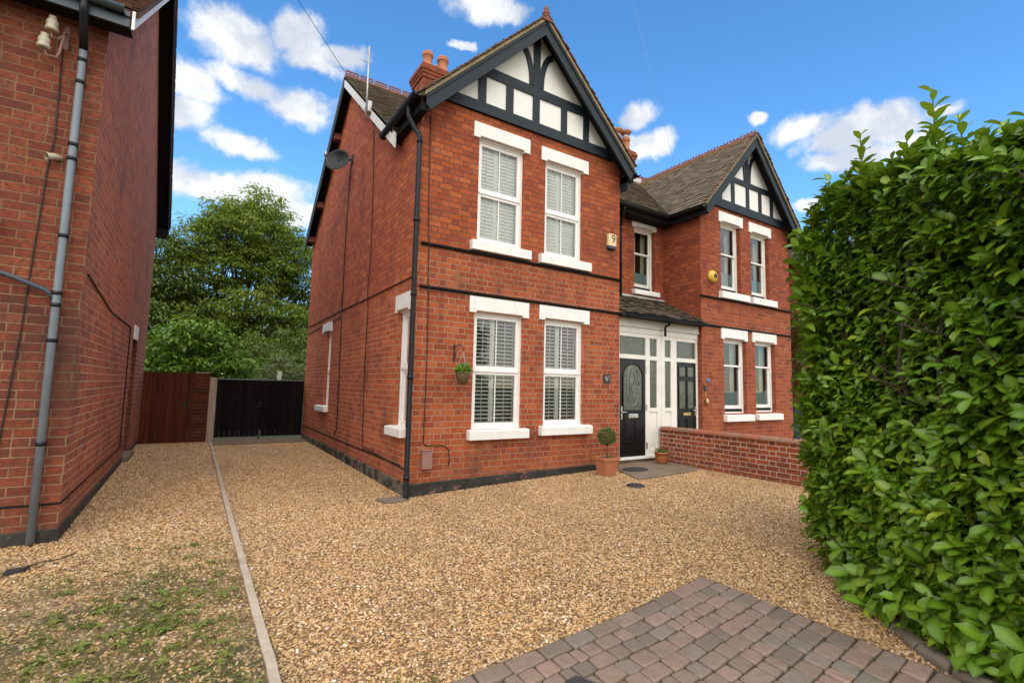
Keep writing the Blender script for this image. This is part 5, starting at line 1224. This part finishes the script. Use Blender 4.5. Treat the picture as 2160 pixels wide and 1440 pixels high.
# ---- laurel hedge: solid body swept between a left end and a right end, leaves in whorls on its skin
HG = thing('laurel_hedge', (2.1, -5.2, 0), 'tall glossy green laurel hedge filling the right side of the photo', 'hedge')
def hedge():
    # footprint: front edge line A->B, far edge behind
    A = Vector((2.05, -4.46)); Bp = Vector((1.18, -5.82)); back = Vector((1.0, .18)).normalized(); along = (Bp-A).normalized(); outn = Vector((along.y, -along.x)); outn = outn if outn.x < 0 else -outn
    P = []; D = []; U = []; S = []; C = []; stems = MB()
    def profile(z, s):   # bulge outwards by height, s = metres along
        k = -.36*max(0, 1-z/1.1)**1.2*max(.10, 1-s/.95)+.07*math.sin(z*2.1+.6)+.05*math.sin(s*2.3+z*1.3)+.04*math.sin(s*5.1+1)+.035*math.sin(z*5.3+s*3.1)
        return k
    def shoot(p, n, length, nl, ls, young=0., upb=.3):
        """p base, n outward; leaves along the shoot"""
        n = n.normalized(); d = (n+Vector((rnd(-.5, .5), rnd(-.5, .5), rnd(-.15, .6)+upb))).normalized()
        ph = rnd(0, 6.28); a = d.cross(Vector((0, 0, 1))); a = a.normalized() if a.length > .1 else Vector((1, 0, 0)); b = d.cross(a)
        tone = rnd(0, 1)**1.4; wild = rnd(.1, .75)
        for k in range(nl):
            t = (k+.3)/nl; q = p+d*length*t; an = ph+k*2.4
            rad = a*math.cos(an)+b*math.sin(an)
            ld = rad*(1.05-.4*t)+d*(.35+.6*t)+n*.30+Vector((rnd(-1, 1)*wild*.6, rnd(-1, 1)*wild*.6, -.25+.5*young+rnd(-.7, .6)*wild))
            P.append(q); D.append(ld); up = Vector((0, 0, 1))*.65+n*.75+rad*.1+d*.2; up = up+Vector((rnd(-1, 1), rnd(-1, 1), rnd(-.3, .5)))*wild*.75; U.append(up); S.append(ls*rnd(.55, 1.25)*(1-.25*t*young))
            yy = young*(.35+.65*t)*rnd(.5, 1.) if young else (rnd(.6, 1.) if rnd(0, 1) < .02 else (rnd(.1, .3) if t > .6 and rnd(0, 1) < .25 else 0))
            C.append((min(1, max(0, tone*.6+rnd(0, .6))), yy, 0))
        return d
    Hh = 3.12; Ls = 2.4
    top = lambda s: 3.30-.15*s-.34*max(0, 1-s/.45)**1.5
    # front face
    n_f = int(Ls*Hh*680)
    for _ in range(n_f):
        s = rnd(0, Ls); z = rnd(.08, Hh) if rnd(0, 1) < .93 else rnd(.05, .5); k = profile(z, s)
        edge = min(1, s/.22); k -= .14*(1-edge)**2
        clump = math.sin(s*9.1+z*4.3)*math.sin(z*8.7-s*3.9)+.6*math.sin(s*17+z*13)
        lay = rnd(0, 1)**1.6*.30+.05-.05*clump
        if clump < -.7 and rnd(0, 1) < .4: continue
        xy = A+along*s+outn*(k-lay); z *= top(s)/Hh; topr = max(0, (z-(top(s)-.25))/.25); xy = xy-outn*.18*topr**2
        nv = Vector((outn.x, outn.y, .15+.8*topr)); 
        if s < .25: nv += Vector((-along.x, -along.y, 0))*(1-s/.25)
        g = gz(xy.x, xy.y); shoot(Vector((xy.x, xy.y, z+g)), nv, rnd(.05, .13), random.choice((3, 4, 5)), rnd(.075, .115), rnd(.3, .8) if rnd(0, 1) < .05 else 0)
    # end face (towards the drive, facing +y) and top
    Le = 1.7
    for _ in range(int(Le*Hh*260)):
        s = rnd(0, Le); z = rnd(.1, top(0)); k = profile(z, 0)*.6+.05*math.sin(s*4)-.12*max(0, 1-s/.2)**2; xy = A+back*s-along*(k-rnd(0, .2)); nv = Vector((-along.x, -along.y, .2))
        if s < .25: nv += Vector((outn.x, outn.y, 0))
        shoot(Vector((xy.x, xy.y, z+.07)), nv, rnd(.07, .22), random.choice((4, 5, 6)), rnd(.09, .13), rnd(.1, .4) if rnd(0, 1) < .2 else 0)
    for _ in range(int(Ls*Le*330)):
        s = rnd(0, Ls); w = rnd(0, Le); z = top(s)+.03*math.sin(s*6)+.04*math.sin(w*7+s*2)-rnd(0, .12); xy = A+along*s+back*w
        shoot(Vector((xy.x, xy.y, z+.05)), Vector((outn.x*.3, outn.y*.3, 1)), rnd(.06, .18), random.choice((4, 5, 6)), rnd(.075, .11), rnd(.15, .55) if rnd(0, 1) < .3 else 0)
    # upright new shoots above the top: (s, w, height)
    for (s, w, h) in ((.10, .04, .20), (.16, .1, .13), (.42, .15, .13), (.60, .2, .16), (.72, .06, .36), (.75, .09, .46), (.70, .05, .26), (.77, .1, .20), (1.05, .2, .14), (1.16, .1, .28), (1.4, .04, .50), (1.42, .1, .36), (1.38, .08, .24), (.3, .1, .12), (.9, .2, .15), (1.6, .2, .3)):
        xy = A+along*s+back*w; base = Vector((xy.x, xy.y, top(s)+.04)); tip = base+Vector((rnd(-.03, .03), rnd(-.03, .03), h)); stems.tube([base-Vector((0, 0, .1)), tip], [.006, .003], 5)
        nl = int(h/.034)+3
        for k in range(nl):
            t = k/nl; an = k*2.4+s; q = base.lerp(tip, t); rad = Vector((math.cos(an), math.sin(an), 0))
            P.append(q); D.append(rad*.75+Vector((0, 0, .5+.5*t))); U.append(Vector((0, 0, 1))-rad*.2); S.append(rnd(.10, .135)*(1-.3*t)); C.append((rnd(.5, 1), rnd(.15, .45)+.2*t, 0))
    # drooping larger leaves near the ground
    for _ in range(110):
        s = rnd(.35, 1.9); xy = A+along*s+outn*(profile(.15, s)+rnd(-.1, .10)); shoot(Vector((xy.x, xy.y, rnd(.06, .34)+.05)), Vector((outn.x, outn.y, -.1)), rnd(.04, .09), 3, rnd(.11, .16), 0, -.2)
    leaves_mesh('foliage', M['laurel'], HG, P, D, U, S, C, leaf_template(4, .18, .26, .50))
    # dark woody interior
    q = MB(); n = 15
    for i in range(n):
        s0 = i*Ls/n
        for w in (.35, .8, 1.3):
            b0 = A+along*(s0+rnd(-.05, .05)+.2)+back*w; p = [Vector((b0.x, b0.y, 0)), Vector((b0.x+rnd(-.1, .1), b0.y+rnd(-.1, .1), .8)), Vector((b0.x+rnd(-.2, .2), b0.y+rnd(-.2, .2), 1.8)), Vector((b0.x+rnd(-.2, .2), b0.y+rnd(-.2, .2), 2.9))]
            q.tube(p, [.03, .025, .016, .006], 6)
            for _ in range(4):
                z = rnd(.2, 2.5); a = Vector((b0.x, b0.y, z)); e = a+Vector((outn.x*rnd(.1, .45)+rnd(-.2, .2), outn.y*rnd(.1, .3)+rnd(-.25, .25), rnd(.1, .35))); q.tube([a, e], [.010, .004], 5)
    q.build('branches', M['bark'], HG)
    stems.build('young_shoots', M['topiary'], HG)
    # inner leaf litter/inner mass so that no daylight shows through the middle
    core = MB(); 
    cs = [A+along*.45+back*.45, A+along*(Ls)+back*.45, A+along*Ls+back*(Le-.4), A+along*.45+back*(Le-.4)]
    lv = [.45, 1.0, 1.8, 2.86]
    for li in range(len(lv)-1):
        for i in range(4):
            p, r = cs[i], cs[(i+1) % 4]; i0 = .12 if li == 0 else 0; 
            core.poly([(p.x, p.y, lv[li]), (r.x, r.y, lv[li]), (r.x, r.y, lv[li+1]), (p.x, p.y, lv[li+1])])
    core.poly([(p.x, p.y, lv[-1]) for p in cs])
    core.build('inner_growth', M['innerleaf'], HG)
    return A, along, outn
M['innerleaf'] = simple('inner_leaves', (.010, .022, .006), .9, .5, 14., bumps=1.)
hedge()

def crown_tree(name, base, label, cat, mat, trunk_r, height, lobes, nleaf, lsize, seed, group=None, bark='bark', tw=.5, limbs=9, fan=.9):
    """lobes: list of (x,y,z,rx,rz) offsets; branches run to lobes, leaves cluster round twigs"""
    R = np.random.default_rng(seed); t = thing(name, base, label, cat, group); B = Vector(base)
    mb = MB(); P = []; D = []; U = []; S = []; C = []
    tips = []
    trunk_top = B+Vector((0, 0, height*.30)); mb.tube([B, B+Vector((.05, .05, height*.15)), trunk_top], [trunk_r, trunk_r*.85, trunk_r*.7], 9)
    wts = np.array([l[3]**2*l[4] for l in lobes]); wts /= wts.sum()
    for li, (lx, ly, lz, rx, rz) in enumerate(lobes):
        c = B+Vector((lx, ly, lz)); mid = trunk_top.lerp(c, .5)+Vector((R.uniform(-.2, .2), R.uniform(-.2, .2), -rz*.12)); s0 = B+Vector((0, 0, height*R.uniform(.12, .3)))
        mb.tube([s0, mid, c], [trunk_r*.45, trunk_r*.28, trunk_r*.12], 6)
        nt = max(8, int(nleaf*wts[li]/42))
        for k in range(nt):
            v = R.normal(size=3); v /= np.linalg.norm(v); r = R.uniform(.45, 1.08)**.6
            tip = c+Vector((v[0]*rx*r, v[1]*rx*r, v[2]*rz*r)); tips.append(tip)
            if k % 3 == 0: mb.tube([c.lerp(mid, R.uniform(0, .6)), c.lerp(tip, .55)+Vector((0, 0, R.uniform(-.1, .1))), tip], [trunk_r*.09, trunk_r*.05, .006], 4)
            tone = R.uniform(0, 1); m_ = int(nleaf*wts[li]/nt); cr = tw*R.uniform(.6, 1.3)
            L = R.normal(size=(m_, 3))*cr*np.array([1, 1, .42])*.55; L[:, 2] -= .25*np.hypot(L[:, 0], L[:, 1])*fan
            for j in range(m_):
                P.append((tip.x+L[j, 0], tip.y+L[j, 1], tip.z+L[j, 2])); o = L[j]/(np.linalg.norm(L[j])+1e-6)
                D.append((o[0]+R.uniform(-.5, .5), o[1]+R.uniform(-.5, .5), o[2]*.4-.3+R.uniform(-.4, .4))); U.append((R.uniform(-.4, .4), R.uniform(-.4, .4), 1)); S.append(lsize*R.uniform(.6, 1.3))
                C.append((min(1, max(0, tone*.65+R.uniform(0, .35))), .35*R.uniform(0, 1) if R.uniform() < .12 else 0, 0))
    mb.build('trunk', M[bark], t); leaves_mesh('crown', mat, t, P, D, U, S, C, leaf_template(2, .15, .2, .5)); return t
CG = None
crown_tree('broadleaf_tree', (-.9, 19.5, 0), 'tall spreading green tree with airy branches rising behind the gates', 'tree', M['tree'], .22, 10.6,
           [(0, 0, 8.6, 2.0, 1.5), (-1.9, .3, 7.9, 1.3, 1.2), (1.9, 0, 7.9, 1.5, 1.4), (-1.0, -.4, 6.9, 1.3, 1.0), (.8, -.5, 7.2, 1.4, 1.1), (3.0, 0, 6.6, 1.4, 1.3), (3.7, .2, 5.0, 1.2, 1.4), (-2.4, 0, 6.2, 1.3, 1.2), (.2, .6, 9.5, 1.0, .8), (1.6, .6, 5.9, 1.0, .6), (-.4, .8, 5.4, .9, .5), (3.4, .5, 3.4, 1.2, 1.2), (-2.6, .3, 4.9, 1.2, 1.0), (.9, 1.4, 4.4, 1.3, .9), (2.4, .3, 4.3, 1.0, .8), (-.9, -.3, 8.4, 1.2, 1.0), (2.6, .4, 8.4, .9, .8), (1.0, .8, 3.0, 1.6, .9), (-1.2, 1.5, 6.0, 1.2, .8), (.9, 1.6, 6.6, 1.4, .9), (2.0, 1.2, 5.4, 1.3, 1.0), (-.3, 1.8, 4.2, 1.4, .9), (1.4, 2., 3.6, 1.5, .9), (3.0, 1., 4.4, 1.2, 1.), (-1.6, 1.5, 3.4, 1.3, .9), (4.2, .5, 6.4, .9, .9), (2.4, 1.6, 2.4, 1.4, .9), (.2, -1.6, 5.2, 1.2, .8), (1.7, -1.6, 4.6, 1.2, .8), (-1.2, -1.5, 4.3, 1.2, .8), (2.9, -1.3, 3.4, 1.1, .8), (.7, -1.7, 3.4, 1.2, .7), (.4, 0, 10.3, 1.2, .7), (-.8, .2, 9.6, 1.1, .8), (1.3, .2, 9.5, 1.1, .8)], 100000, .15, 3, tw=.36, fan=1.2)
crown_tree('conifer_tree', (-4.3, 19., 0), 'dark feathery evergreen tree behind the left house corner', 'tree', M['conifer'], .2, 8.4,
           [(0, 0, 7.0, 1.2, 1.1), (.2, 0, 5.6, 1.8, 1.2), (.5, -.2, 4.2, 2.0, 1.2), (-.6, 0, 4.8, 1.6, 1.3), (1.4, -.3, 3.6, 1.6, 1.0), (.3, 0, 2.6, 2.1, 1.0), (1.9, .4, 5.2, 1.0, .7), (.9, .4, 7.3, .8, .8), (2.3, .2, 4.2, 1.0, .7)], 30000, .17, 4, tw=.4, fan=.8)
crown_tree('laurel_bush', (-2.75, 12.4, 0), 'bright glossy laurel bush leaning over the brown gate', 'bush', M['laurel2'], .08, 3.6,
           [(0, 0, 2.6, 1.1, .9), (-.9, .1, 2.4, .9, .9), (.9, 0, 2.4, .9, .8), (.2, -.2, 3.2, .8, .5), (-.6, -.2, 1.6, 1.1, .9), (1.3, -.1, 1.7, .9, .8), (1.9, .2, 1.9, .7, .7)], 6500, .19, 5, tw=.30, fan=.5)
crown_tree('garden_bush', (1.1, 15., 0), 'dull green mixed bush under the tall tree behind the black gate', 'bush', M['conifer'], .07, 3.6,
           [(0, 0, 2.2, 1.2, .8), (-1.4, .2, 2.3, 1.2, .9), (-1.0, .6, 3.2, 1.0, .6), (.6, .3, 3.2, 1.0, .7), (-2.0, .4, 1.6, 1.0, .9)], 7500, .14, 6, tw=.32)
crown_tree('grey_shrub', (-.15, 11.5, 0), 'pale grey green feathery shrub above the black gate by the house', 'shrub', M['olive'], .04, 2.4,
           [(0, 0, 1.95, .6, .5), (.55, .1, 1.85, .5, .45), (-.5, .1, 1.5, .4, .4), (.2, -.1, 1.2, .6, .5)], 5200, .075, 7, tw=.2, fan=.2)
crown_tree('climbing_plant', (14.0, 1.8, 0), 'rusty green climbing plant on the distant wall beside the hedge', 'climbing plant', M['vine'], .04, 4.6,
           [(0, 0, 4.0, .45, .6), (.3, 0, 3.2, .35, .5), (.1, 0, 2.4, .4, .3)], 1800, .12, 8, tw=.2, fan=.2)
# reflected street trees opposite
for i, (x, y, s) in enumerate(((3.5, -27, 1.), (-4, -30, 1.15), (11., -29, 1.05))):
    crown_tree('street_tree', (x, y, 0), ('round green tree across the road seen only in window reflections', 'wide green tree across the road reflected in the panes', 'tall green tree across the road mirrored in glass')[i], 'tree', M['tree'], .25, 7*s,
               [(0, 0, 5.*s, 3.*s, 2.*s), (2.2, 0, 4.2*s, 2., 1.6), (-2.2, 0, 4.4*s, 2., 1.6), (0, 0, 2.6*s, 2.8, 1.3)], 5200, .34, 20+i, tw=.7)
def tree_line():
    P = []; D = []; U = []; S = []; C = []; R = np.random.default_rng(77)
    for k in range(150):
        cx = R.uniform(-16, 22); cy = R.uniform(29, 35); cz = R.uniform(.4, 4.6)*(.8+.2*math.sin(cx*.6)); tone = R.uniform(0, .8)
        for j in range(110):
            v = R.normal(size=3)*np.array([.9, .6, .6]); P.append((cx+v[0], cy+v[1], max(.1, cz+v[2]))); D.append(R.normal(size=3)); U.append((R.uniform(-.5, .5), -.4, 1)); S.append(R.uniform(.25, .45)); C.append((tone+R.uniform(0, .2), 0, 0))
    o = leaves_mesh('distant_trees', M['conifer'], None, P, D, U, S, C, leaf_template(2, .15, .2, .6)); tag(o, 'distant line of dark green trees glimpsed low behind the gates', 'trees', kind='stuff')
tree_line()
# white garden post behind the gate
gp = MB(); gp.box(-.42, -.32, 10.0, 10.1, 0, 1.92); tag(gp.build('garden_post', M['oldwhite'], recalc=True), 'white post showing above the black gate', 'post')

# ---- pots
TP = thing('topiary_pot', (3.42, -.42, .16), 'square terracotta pot with ball topiary left of the front door', 'potted plant')
def topiary():
    c = (3.44, -.42, gz(3.4, -.4)+.0)
    mb = MB(); mb.lathe([(.115, 0), (.125, .02), (.165, .25), (.168, .26), (.185, .265), (.188, .31), (.172, .312), (.165, .28)], c, 24, square=True, rot=.5, smooth=False); mb.build('pot', M['terra'], TP)
    mb = MB(); mb.lathe([(.15, .27), (.15, .285), (.02, .295)], c, 20, square=True, rot=.5); mb.build('soil', M['soil'], TP)
    mb = MB(); mb.tube([(c[0], c[1], c[2]+.28), (c[0]+.01, c[1], c[2]+.45), (c[0], c[1], c[2]+.60)], .008, 6)
    for k in range(14): a = rnd(0, 6.28); mb.tube([(c[0], c[1], c[2]+.50), (c[0]+.10*math.cos(a), c[1]+.10*math.sin(a), c[2]+rnd(.56, .72))], .003, 4)
    mb.build('stem', M['bark'], TP)
    n = 2600; v = rng.normal(size=(n, 3)); v /= np.linalg.norm(v, axis=1)[:, None]; r = rnd(.55, 1.06, n)**.5; P = np.array([c[0], c[1], c[2]+.655])+v*r[:, None]*np.array([.145, .145, .135])*(1+.07*np.sin(v[:, :1]*9+v[:, 2:]*7))
    leaves_mesh('foliage', M['topiary'], TP, P, v+rng.normal(size=(n, 3))*.7+[0, 0, .3], rng.normal(size=(n, 3))+[0, 0, 1], rnd(.022, .042, n), np.stack([rnd(0, 1, n), (rnd(0, 1, n) < .06)*.5, np.zeros(n)], 1), leaf_template(2, .1, .2, .35))
    n = 90; P = np.array([c[0], c[1], c[2]+.29])+np.stack([rnd(-.12, .08, n), rnd(-.12, .1, n), rnd(0, .03, n)], 1)
    leaves_mesh('underplanting', M['topiary'], TP, P, rng.normal(size=(n, 3))+[0, 0, .5], rng.normal(size=(n, 3))+[0, 0, 1], rnd(.02, .035, n), np.stack([rnd(0, 1, n), rnd(0, .6, n), np.zeros(n)], 1), leaf_template(2))
topiary()
SP = thing('flower_pot', (5.03, -.27, .2), 'small round glazed terracotta pot of succulents beside the garden wall', 'potted plant')
def small_pot():
    c = (5.05, -.25, gz(5.05, -.25)+.028); mb = MB(); mb.lathe([(.075, 0), (.085, .01), (.125, .13), (.13, .19), (.145, .195), (.147, .22), (.135, .225), (.125, .20)], c, 24); mb.build('pot', M['glazed'], SP)
    mb = MB(); mb.lathe([(.125, .19), (.125, .20), (.01, .205)], c, 20); mb.build('soil', M['soil'], SP)
    n = 130; P = np.array([c[0], c[1], c[2]+.20])+np.stack([rnd(-.11, .11, n), rnd(-.09, .09, n), rnd(0, .05, n)], 1)
    leaves_mesh('foliage', M['topiary'], SP, P, rng.normal(size=(n, 3))*.7+[-.2, 0, .6], rng.normal(size=(n, 3))+[0, 0, 1], rnd(.03, .07, n), np.stack([rnd(0, 1, n), rnd(0, .5, n), np.zeros(n)], 1), leaf_template(2))
    n = 50; P = np.array([c[0]-.02, c[1], c[2]+.22])+np.stack([rnd(-.05, .04, n), rnd(-.05, .05, n), rnd(0, .07, n)], 1)
    leaves_mesh('red_leaves', M['vine'], SP, P, rng.normal(size=(n, 3))*.6+[0, 0, .9], rng.normal(size=(n, 3))+[0, 0, 1], rnd(.03, .06, n), np.stack([rnd(.5, 1, n), rnd(.5, 1, n), np.zeros(n)], 1), leaf_template(2))
small_pot()
n = 420; v = rng.normal(size=(n, 3)); v[:, 2] = np.abs(v[:, 2]); v /= np.linalg.norm(v, axis=1)[:, None]
leaves_mesh('foliage', M['basketgreen'], HB, np.array([.70, -.25, 1.80])+v*rnd(.5, 1, n)[:, None]*[.13, .13, .11], v+rng.normal(size=(n, 3))*.5, rng.normal(size=(n, 3))*.4+[0, 0, 1], rnd(.03, .05, n), np.stack([rnd(0, 1, n), rnd(0, .3, n), np.zeros(n)], 1), leaf_template(2, .1, .3, .7))

mb = MB(); mb.lathe([(.20, 0), (.20, .012), (.185, .016), (.01, .016)], (4.14, -.42, gz(4.14, -.42)+.022), 30, sx=1.35, sy=.95); tag(mb.build('door_mat', M['rubber']), 'oval dark grey rubber doormat in front of the left door', 'doormat')
mb = MB(); mb.lathe([(.135, -.03), (.135, .022), (.125, .027), (.01, .027)], (3.17, -1.33, gz(3.17, -1.33)), 26); tag(mb.build('manhole_cover', M['iron']), 'small round dark drain cover set in the gravel', 'drain cover')

# hedge edging stones
ES = thing('stone_edging', (1.5, -5.3, 0), 'curved brown stone edging at the foot of the hedge', 'edging')
pts = [(1.86, -4.98), (1.70, -5.08), (1.52, -5.18), (1.34, -5.31), (1.18, -5.47), (1.06, -5.66), (1.0, -5.9)]
for (a, b) in zip(pts[:-1], pts[1:]):
    d = (Vector(b)-Vector(a)); L = d.length; d.normalize(); s_ = Vector((-d.y, d.x)); mb = MB()
    T_ = lambda u, w, z: (a[0]+d.x*u+s_.x*w, a[1]+d.y*u+s_.y*w, z+.05)
    mb.prism([(-.05, -.1), (.05, -.1), (.05, .035), (.02, .06), (-.02, .06), (-.05, .035)], lambda u, w, z: T_(u, w, z), .006, L-.006); mb.build('kerb_stone', M['paver'], ES, recalc=True, bevel=.01)

# weeds in the front left gravel
def weeds():
    P = []; D = []; U = []; S = []; C = []
    # patches of grass tufts
    R = np.random.default_rng(17)
    cents = [(-2.5+R.uniform(-.9, .25), R.uniform(-3.9, -1.5)) for _ in range(120)]+[(R.uniform(-3.9, -2.25), R.uniform(-4.2, -2.2)) for _ in range(120)]+[(R.uniform(-1.75, -1.45), R.uniform(-4.4, -4.1)) for _ in range(10)]+[(R.uniform(-3.4, -2.25), R.uniform(-1.6, -.8)) for _ in range(8)]
    for (x, y) in cents:
        if -2.2 < x < -2.1: continue
        k = R.integers(5, 22); sp = R.uniform(.02, .07)
        for _ in range(k):
            px, py = x+R.normal()*sp, y+R.normal()*sp*.7
            if px > -2.22 and px < -2.1: continue
            P.append((px, py, gz(px, py)+.004)); D.append((R.normal()*.8, R.normal()*.8, R.uniform(.15, .9))); U.append((R.normal(), R.normal(), .6)); S.append(R.uniform(.02, .06)); C.append((R.uniform(0, 1), R.uniform(0, .6), 0))
    o = leaves_mesh('grass_weeds', M['weeds'], None, P, D, U, S, C, leaf_template(2, .1, .4, .22)); tag(o, 'sparse grass tufts and moss growing through the front left gravel', 'grass', kind='stuff')
    P = []; D = []; U = []; S = []; C = []
    for _ in range(85):
        x, y = R.uniform(-3.3, -2.24), R.uniform(-4.1, -2.0)
        if R.uniform() < .15: x, y = R.uniform(-3.6, -2.3), R.uniform(-2.2, -1.2)
        n = R.integers(4, 8); yo = R.uniform(0, .35); sz = R.uniform(.025, .055)
        for k in range(n):
            a = 2*PI*k/n+R.uniform(-.3, .3); P.append((x, y, .012)); D.append((math.cos(a), math.sin(a), R.uniform(.15, .6))); U.append((0, 0, 1)); S.append(sz*R.uniform(.7, 1.2)); C.append((R.uniform(.4, 1), yo, 0))
    o = leaves_mesh('broadleaf_weeds', M['weeds'], None, P, D, U, S, C, leaf_template(4, .12, .35, .45)); tag(o, 'low broad leaved weeds scattered on the front left gravel', 'weeds', kind='stuff')
    # fallen bits on paving + under hedge
    P = []; D = []; U = []; S = []; C = []
    for _ in range(260):
        p = PV(R.uniform(0, 2.3), R.uniform(.05, 2.2), .034); P.append(p); D.append((R.normal(), R.normal(), .05)); U.append((0, 0, 1)); S.append(R.uniform(.006, .014)); C.append((.5, 1, 0))
    for _ in range(160):
        x, y = R.uniform(-2.0, 4.8), R.uniform(-3.9, -.9); P.append((x, y, gz(x, y)+.016)); D.append((R.normal(), R.normal(), .2)); U.append((0, 0, 1)); S.append(R.uniform(.012, .03)); C.append((.5, 1, 0))
    for _ in range(140):
        x, y = R.uniform(1.1, 1.9), R.uniform(-6.2, -5.0); P.append((x+.1, y, gz(x, y)+.03)); D.append((R.normal(), R.normal(), .1)); U.append((0, 0, 1)); S.append(R.uniform(.03, .09)); C.append((.5, 1, 0))
    o = leaves_mesh('fallen_leaves', M['deadleaf'], None, P, D, U, S, C, leaf_template(2, .2, .2, .5)); tag(o, 'tiny fallen leaves and petals scattered over the paving', 'leaves', kind='stuff')
weeds()
tw_ = MB(); tw_.tube([(-3.72, -1.05, .03), (-3.60, -.95, .035), (-3.50, -.93, .03), (-3.40, -.82, .04)], .006, 5); tag(tw_.build('twig', M['bark']), 'dark twig lying on the gravel beside the broken slate', 'twig')
